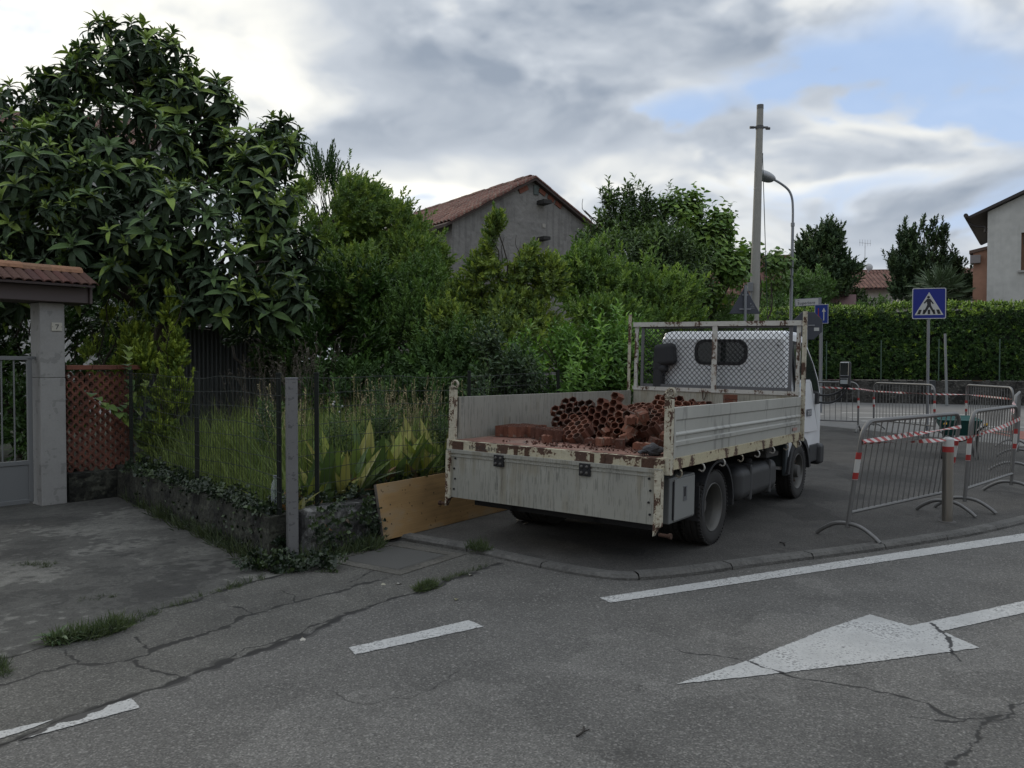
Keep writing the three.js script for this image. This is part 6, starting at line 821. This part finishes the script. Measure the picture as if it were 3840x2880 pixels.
// laurel hedge on the long low wall
{
  const t = thing('laurel_hedge', 'long clipped laurel hedge behind the barriers', 'hedge', [0, 0, 0]), a = [2.5, -39.9], b = [26.5, -28.5], len = Math.hypot(b[0] - a[0], b[1] - a[1]), dx = (b[0] - a[0]) / len, dz = (b[1] - a[1]) / len, nx = -dz, nz = dx, r = rng(808);
  const core = box(len, 2.75, 1.1, 0, 0, 0).rotateY(-Math.atan2(dz, dx)).translate((a[0] + b[0]) / 2 - nx * .55, 2.3, (a[1] + b[1]) / 2 - nz * .55); mesh('dark_core_fill', core, std([.012, .02, .009], 1), t);  // solid dark box added inside the hedge to close gaps between leaves
  const lists = [[], [], [], []]; const d = V(0, 0, 0);
  for (let i = 0; i < 11500; i++) { const top = i % 5 === 0, s = r() * len, y = top ? 3.60 + fbm(s * 1.1, 4, 3) * .2 + r() * .1 : .95 + r() * 2.8, o = top ? -r() * 1.2 : .02 + (fbm(s * .9, y * 1.1, 4) - .5) * .75 + r() * .06; const p = V(a[0] + dx * s + nx * o, y, a[1] + dz * s + nz * o); if (top) d.set((r() - .5) * .8, 1, (r() - .5) * .8); else d.set(nx + (r() - .5) * 1.3, .35 + (r() - .5) * .9, nz + (r() - .5) * 1.3); d.normalize(); const sc = .85 + r() * .5, q = r(); const fresh = top ? r() < .75 : y > 3.45 ? r() < .5 : r() < .04; const c = fresh ? rgb(lerp(.14, .25, q), lerp(.24, .37, q), .04) : rgb(lerp(.025, .075, q * q), lerp(.06, .14, q * q), lerp(.014, .025, q)); lists[(i % 2)].push([mA.compose(p, aim(d, r() * 6.28), V(sc, sc * (fresh && top ? 1.25 : 1), sc)).clone(), c]); }
  lists.forEach((S, k) => { if (!S.length) return; const m = new THREE.InstancedMesh(K.hedge[k % 2], M_leafGloss, S.length); S.forEach(([mm, c], i) => { m.setMatrixAt(i, mm); m.setColorAt(i, c); }); m.name = 'foliage'; m.userData.kind = 'stuff'; t.add(m); });
}
// --- broad strap leaves behind the fence beside the plywood
{
  const geos = [[.66, .13, .10], [.74, .135, .22], [.55, .11, .6], [.8, .13, .16]].map(([l, w, b]) => leafGeo(l, w, b, .35, 6, .8)), r = rng(909);
  const tip = (c0, c1, k) => { const m = []; return std([1, 1, 1], .5, { side: THREE.DoubleSide, map: null }); };
  const cols = [[.27, .31, .045], [.16, .23, .038], [.08, .14, .03], [.32, .31, .07], [.27, .13, .04], [.16, .11, .055]], mats = cols.map(c => phys(c, .9, { transmission: .35, thickness: 0, clearcoat: .25, clearcoatRoughness: .4, side: THREE.DoubleSide }));
  const spots = [[.25, .35], [.55, .4], [.85, .38], [1.15, .42], [1.45, .4], [1.75, .42], [2.05, .45], [2.5, .45], [3.2, .45], [4.0, .5], [4.9, .5]];
  const where = ['nearest the corner post', 'second from the corner post', 'third from the corner post', 'fourth from the corner post', 'before the left corner of the truck bed', 'just left of the truck bed corner post', 'beside the truck bed corner post', 'showing over the rear of the truck side board', 'showing over the middle of the truck side board', 'showing over the front half of the truck side board', 'farthest along the fence'];
  spots.forEach(([d, o], k) => {
    const [x, z] = onR(d, o), t = thing('strap_leaf_plant', 'clump of yellow-green strap leaves ' + where[k], 'plant', [x, .2, z], 0, 'strap leaved plants behind the fence');
    const n = k > 1 && k < 7 ? 34 : 22; for (let i = 0; i < n; i++) { const a = i * 2.4 + r(), e = .05 + Math.pow(r(), 1.4) * (k < 2 ? 1.0 : .55), q = r(), dead = q < .17 || (k === 0 && q < .35), s = (.72 + r() * .5) * (k < 1 ? .7 : k < 2 ? .8 : k > 6 ? 1.25 : 1.0); const m = mesh('leaf', geos[dead || r() < .15 ? 2 : Math.floor(r() * 4)], mats[dead ? 4 + (i & 1) : Math.floor(r() * 4)], t); const dd = V(Math.sin(e) * Math.cos(a), Math.cos(e), Math.sin(e) * Math.sin(a)); m.quaternion.copy(aim(dd, 0)); m.rotateY(-a + Math.PI / 2 + Math.PI + (r() - .5) * 1.6); m.position.set((r() - .5) * .22, -.02, (r() - .5) * .22); m.scale.setScalar(s); }
  });
}
// --- tall grass, weeds, dry stalks
function blades(seed, n, h, w, lean, head) { const r = rng(seed), g = []; for (let i = 0; i < n; i++) { const a = r() * 6.28, e = r() * lean, d = V(Math.sin(e) * Math.cos(a), Math.cos(e), Math.sin(e) * Math.sin(a)), l = leafGeo(h * (.6 + r() * .5), w, .15 + r() * .35, .3, 3, .6); l.applyMatrix4(mA.compose(V((r() - .5) * .09, 0, (r() - .5) * .09), aim(d, r() * 6.28), V(1, 1, 1))); g.push(flat(l)); if (head && i % 2 === 0) { const L = h * (.9 + r() * .25), e2 = d.clone().multiplyScalar(L); g.push(flat(rod(V(0, 0, 0), e2, .0018, 3))); for (let k = 0; k < 9; k++) { const f = leafGeo(.035, .009, .3, .2, 2); const dd = V((r() - .5) * 1.6, .6, (r() - .5) * 1.6).normalize(); f.applyMatrix4(mA.compose(e2.clone().multiplyScalar(1 - k * .022), aim(dd, r() * 6), V(1, 1, 1))); g.push(flat(f)); } } } return mergeGeometries(g); }
function stuffMesh(name, label, cat, geos, mat, spots, parent) { const by = geos.map(() => []); spots.forEach((s, i) => by[i % geos.length].push(s)); let root = parent; if (!root && geos.length > 1) { root = thing(name, label, cat); root.userData.kind = 'stuff'; } by.forEach((S, k) => { const m = new THREE.InstancedMesh(geos[k], mat, S.length); S.forEach((s, i) => { m.setMatrixAt(i, mA.compose(V(s[0], s[1], s[2]), s[5] || aim(V((s[6] || 0), 1, (s[7] || 0)).normalize(), s[4]), V(s[3], s[3], s[3]))); m.setColorAt(i, s[8]); }); m.name = root ? 'blades' : name; m.castShadow = m.receiveShadow = true; m.userData.kind = 'stuff'; if (!root) { tag(m, label, cat); scene.add(m); } else root.add(m); }); return root; }
{
  const r = rng(1234), spots = [], dry = [], inside = (x, z) => { const rx = x - C0[0], rz = z - C0[1]; const tR = rx * DR[0] + rz * DR[1], tL = rx * DL[0] + rz * DL[1]; return tR > .0 || tL > 0 ? [rx * .821 + rz * .571, rx * .767 - rz * .642] : null; };
  for (let i = 0; i < 5200; i++) { const u = r() * 4.6, v = .12 + Math.pow(r(), .8) * 4.2; const x = C0[0] + DL[0] * u + DR[0] * v, z = C0[1] + DL[1] * u + DR[1] * v; const n = fbm(x * 1.2 + 9, z * 1.2, 3); if (u < .2 || n < .28 || (u < .8 && v > .35)) continue; const q = r(); if (n > .5 && v > .8 && r() < .13) dry.push([x, .18, z, .75 + r() * .5, r() * 6.28, null, (r() - .5) * .3, (r() - .5) * .3, rgb(lerp(.22, .40, q), lerp(.19, .33, q), lerp(.10, .18, q))]); else spots.push([x, .18, z, (.65 + r() * .8) * (v < .5 ? .7 : 1), r() * 6.28, null, (r() - .5) * .4, (r() - .5) * .4, rgb(lerp(.09, .23, q), lerp(.15, .29, q), lerp(.026, .055, q))]); }
  stuffMesh('tall_grass', 'tall unmown green grass behind the wire fence', 'grass', [blades(1, 9, .75, .010, .5), blades(2, 9, .7, .009, .7), blades(3, 8, .6, .012, .6)], M_leafSoft, spots);
  stuffMesh('dry_grass', 'dry seeding grass standing among the green blades', 'grass', [blades(4, 5, .85, .006, .4, true), blades(5, 5, .95, .006, .3, true)], M_leafMatt, dry);
  // dry tangled stalks near the shed
  const dr = [], gR = rng(4321); for (let i = 0; i < 90; i++) { const q = gR(); dr.push([lerp(-3.6, -2.4, gR()), .2, lerp(-12.2, -10.8, gR()), 1.1 + gR() * .8, gR() * 6.28, null, (gR() - .5) * .7, (gR() - .5) * .7, rgb(lerp(.08, .15, q), lerp(.07, .13, q), lerp(.055, .10, q))]); }
  stuffMesh('dry_stalks', 'grey dried stalks leaning before the shed', 'weeds', [blades(6, 5, .9, .006, .5, true), blades(7, 6, .8, .006, .6, true)], M_leafMatt, dr);
  // grass in the cracks of the driveway and along the seams
  const cr = [], along = (pts, n, w, y, s0, s1, dark) => { for (let i = 0; i < n; i++) { const k = Math.floor(r() * (pts.length - 1)), t = r(), q = r(); cr.push([lerp(pts[k][0], pts[k + 1][0], t) + (r() - .5) * w, y, lerp(pts[k][1], pts[k + 1][1], t) + (r() - .5) * w, lerp(s0, s1, r()), r() * 6.28, null, (r() - .5) * .8, (r() - .5) * .8, rgb(lerp(.035, .09, q) * dark, lerp(.065, .125, q) * dark, lerp(.016, .03, q) * dark)]); } };
  along([[-2.62, -4.68], [-2.45, -4.82], [-2.36, -4.98]], 130, .07, RY, .35, .9, 1); along([[-2.36, -4.98], [-2.28, -5.3], [-2.05, -5.8], [-1.85, -6.1]], 60, .06, RY, .2, .5, .8); along([[-.66, -5.78], [-.56, -5.9]], 90, .04, RY, .3, .7, 1); along([[-.5, -6.05], [-.2, -6.5]], 30, .04, RY, .2, .4, .8); along([[-.36, -7.0], [-.2, -6.88]], 26, .05, .0, .4, .9, 1); along([[-2.75, -4.4], [-2.6, -4.2]], 26, .05, RY, .2, .5, .8);
  along([[-1.68, -6.55], [-1.3, -7.05], [-1.2, -7.2]], 90, .12, RY, .5, 1.3, .9); along([[-1.9, -6.5], [-2.6, -7.35], [-3.6, -8.6], [-4.5, -9.75]], 240, .16, RY, .5, 1.5, .7); along([[-2.9, -5.55], [-2.75, -5.65]], 10, .1, RY, .2, .3, .7); along([[-3.9, -6.55], [-3.6, -6.5]], 26, .12, RY, .2, .4, .7);
  stuffMesh('crack_grass', 'small grass tufts growing in the cracks and along the wall foot', 'grass', [blades(8, 12, .14, .008, 1.1), blades(9, 10, .17, .007, .9)], M_leafSoft, cr);
}
{ // rosette weed in the driveway crack
  const t = thing('rosette_weed', 'green rosette weed growing in the driveway crack', 'weed', [-2.62, RY + .01, -4.72]), g = leafGeo(.15, .035, .4, .3, 4, .8), m = std([.045, .085, .03], .6, { side: THREE.DoubleSide }), r = rng(5); for (let i = 0; i < 18; i++) { const a = i * 2.4, e = .6 + r() * .7, l = mesh('leaf', g, m, t); l.quaternion.copy(aim(V(Math.sin(e) * Math.cos(a), Math.cos(e), Math.sin(e) * Math.sin(a)), 0)); l.rotateY(-a - Math.PI / 2); l.scale.setScalar(.6 + r() * .6); }
}
// ivy over the driveway wall and round the corner
{
  const t = thing('ivy', 'dark ivy creeping over the low wall along the driveway', 'ivy', [0, 0, 0]), r = rng(66), S = [], dirA = V(.767, 0, -.642).multiplyScalar(-1);
  const out = V(-.767, 0, .642);                       // out of the driveway wall
  const put = (x, y, z, n) => { const q = r(), d = V(n.x + (r() - .5) * 1.2, .35 + (r() - .5) * .8, n.z + (r() - .5) * 1.2).normalize(), s = .46 + r() * .4; S.push([new THREE.Matrix4().compose(V(x, y, z), aim(d, r() * 6.28), V(s, s, s)), rgb(lerp(.012, .05, q * q), lerp(.024, .08, q * q), lerp(.009, .022, q))]); };
  for (let i = 0; i < 1900; i++) { const u = Math.pow(r(), 1.3) * 3.6, y = RY + r() * .42, [x, z] = onL(u, .0); if (fbm(u * 2.2, y * 3 + 7, 3) < .36) continue; put(x + out.x * (.01 + r() * .08), y, z + out.z * (.01 + r() * .08), out); }
  for (let i = 0; i < 230; i++) { const u = r() * 4.2, [x, z] = onL(u, -.02 - r() * .25); put(x, .34 + r() * .06, z, V(0, 1, 0)); }
  const outR = V(.821, 0, .571); for (let i = 0; i < 90; i++) { const u = .1 + r() * .75, y = RY + Math.pow(r(), 1.4) * .42, [x, z] = onR(u, 0); if (fbm(u * 5 + 20, y * 6, 3) < .46) continue; put(x + outR.x * (.02 + r() * .07), y, z + outR.z * (.02 + r() * .07), outR); }
  for (let i = 0; i < 70; i++) { const u = r() * 1.6, [x, z] = onR(u, .02 + r() * .2); put(x, .37 + r() * .05, z, V(0, 1, 0)); }
  for (let i = 0; i < 110; i++) { const a = r() * 6.28, q = Math.sqrt(r()); put(-1.72 + Math.cos(a) * q * .40, RY + .005 + r() * .03, -6.42 + Math.sin(a) * q * .16, V(0, 1, 0)); }
  [0, 1].forEach(k => { const L = S.filter((_, i) => i % 2 === k), m = new THREE.InstancedMesh(K.ivy[k], M_leafGloss, L.length); L.forEach(([mm, c], i) => { m.setMatrixAt(i, mm); m.setColorAt(i, c); }); m.name = 'leaves'; m.userData.kind = 'stuff'; t.add(m); });
}
// climbing vine on the lattice screen
{
  const t = thing('climbing_vine', 'climbing vine with heart shaped leaves hanging over the lattice screen', 'vine', [0, 0, 0]), r = rng(77), g = [leafGeo(.11, .095, .3, .2, 4, .6), leafGeo(.085, .075, .4, .25, 4, .6)], cols = [[.12, .20, .035], [.20, .28, .045], [.075, .14, .03]], mats = cols.map(c => phys(c, .93, { transmission: .3, thickness: 0, side: THREE.DoubleSide })), stems = [];
  const F = V(.766, 0, .643), A = V(.643, 0, -.766), O = V(GP[0] + .16 * .643, 0, GP[1] - .16 * .766);
  const P = (s, y, o) => O.clone().addScaledVector(A, s).addScaledVector(F, o).setY(y);
  const paths = [[P(.85, .3, .1), P(.8, .8, .14), P(.7, 1.2, .16), P(.66, 1.56, .12), P(.72, 1.8, .05)], [P(.85, .3, .1), P(.9, .6, .2), P(.95, 1.0, .2), P(.85, 1.4, .2)], [P(.75, 1.15, .15), P(.5, 1.05, .22), P(.3, 1.12, .22), P(.22, 1.25, .2)], [P(.8, .8, .15), P(.62, .95, .22), P(.5, 1.0, .24)], [P(.85, .25, .15), P(.75, .2, .25), P(.66, .32, .28)], [P(.88, .25, .2), P(.98, .3, .3), P(1.08, .42, .3)]];
  paths.forEach((p, k) => { const c = new THREE.CatmullRomCurve3(p); stems.push(new THREE.TubeGeometry(c, 24, .005, 5)); const n = k < 2 ? 34 : 11; for (let i = 0; i < n; i++) { const q = c.getPointAt((i + r() * .5) / n), d = F.clone().multiplyScalar(.6 + r() * .6).add(V((r() - .5) * 1.5, -.1 + (r() - .5) * .8, (r() - .5) * 1.5)).normalize(), l = mesh('leaf', g[i & 1], mats[Math.floor(r() * 3)], t); l.position.copy(q); l.quaternion.copy(aim(d, 0)); const zz = V(0, 0, 1).applyQuaternion(l.quaternion), want = Y.clone().addScaledVector(d, -d.y).normalize(); const roll = Math.atan2(V(0, 0, 0).crossVectors(zz, want).dot(d), zz.dot(want)); l.quaternion.premultiply(new THREE.Quaternion().setFromAxisAngle(d, (isFinite(roll) ? roll : 0) + (r() - .5) * .8)); l.scale.setScalar(.95 + r() * .7); } }); mesh('stems', stems, M_bark, t);
}
// weeds with upright shoots behind the fence, each a plant
{
  const r = rng(31337), W = [[-2.55, -8.6, 1.15, 'pale upright weed rising above the grass left of the corner post'], [-1.35, -8.6, 1.25, 'feathery bright weed just right of the dark fence post'], [-.75, -8.9, 1.1, 'leafy upright weed behind the strap leaved plants'], [-.3, -9.1, 1.2, 'leafy upright weed nearest the truck bed corner post'], [-1.75, -8.3, .95, 'small white flowering weed by the dark fence post']];
  W.forEach(([x, z, h, lab], k) => { const t = thing('weed', lab, 'weed', [x, .2, z]); mesh('stem', rod(V(0, 0, 0), V(.03, h, .02), .005, 5, .002), std([.05, .08, .025], .8), t); foliage(t, 'leaves', [[0, h * .62, 0, .10 + .03 * (k === 1), h * .4, .1]], K.fine, M_leafSoft, { n: k === 1 ? 120 : 60, dark: [.05, .10, .025], light: [.11, .18, .04], seed: 60 + k, up: .9, size: [.5, .9], shell: .9 }); if (k === 4) for (let i = 0; i < 5; i++) mesh('flower', new THREE.SphereGeometry(.012, 6, 4).translate((r() - .5) * .12, h * (.9 + r() * .15), (r() - .5) * .1), M_white, t); });
}
// fallen leaves and litter on the road
{
  const r = rng(8080), g = leafGeo(.06, .035, .3, .3, 2), sp = [[-.94, -5.98, 'pale fallen leaf by the cover frame', [.3, .29, .22]], [-.83, -5.95, 'large pale fallen leaf at the seam end', [.28, .27, .24]], [-.56, -5.86, 'white scrap in the seam grass', [.5, .5, .48]], [-.38, -5.55, 'yellowish fallen leaf on the road', [.25, .24, .13]], [-1.22, -4.78, 'pale scrap at the road seam', [.4, .38, .33]], [-.32, -6.2, 'long pale fallen leaf on the moss seam', [.25, .24, .2]]];
  for (const [x, z, lab, c] of sp) { const t = thing('fallen_leaf', lab, 'leaf', [x * 1.0, RY + .008, z]); const m = mesh('blade', g, std(c, .8, { side: THREE.DoubleSide }), t); mesh('stalk', rod(V(0, -.02, 0), V(0, .004, 0), .0015, 4), std([.1, .08, .05], .9), m); m.rotation.set(R(-84), 0, r() * 6.28); }
  const st = [[.05, -8.2, .16, 'pale broken stick lying on the apron behind the tailgate', [.28, .25, .2]], [.12, -8.05, .08, 'short white scrap of wood beside the pale stick', [.4, .38, .34]], [2.35, -7.15, .12, 'dark twig lying right of the rear wheel', [.02, .018, .016]], [.3, -3.55, .1, 'small dark twig lying on the road', [.03, .026, .022]]];
  for (const [x, z, l, lab, c] of st) { const t = thing('twig', lab, 'twig', [x, z > -6 ? RY + .006 : .006, z], r() * 3); mesh('stick', tube([V(-l / 2, 0, 0), V(0, .004, .01), V(l / 2, 0, -.008)], .005, 10, 5), std(c, .9), t); mesh('splinter', rod(V(0, .003, .01), V(l * .2, .008, .03), .003, 4), std(c, .9), t); }
}

renderer.render(scene, camera);
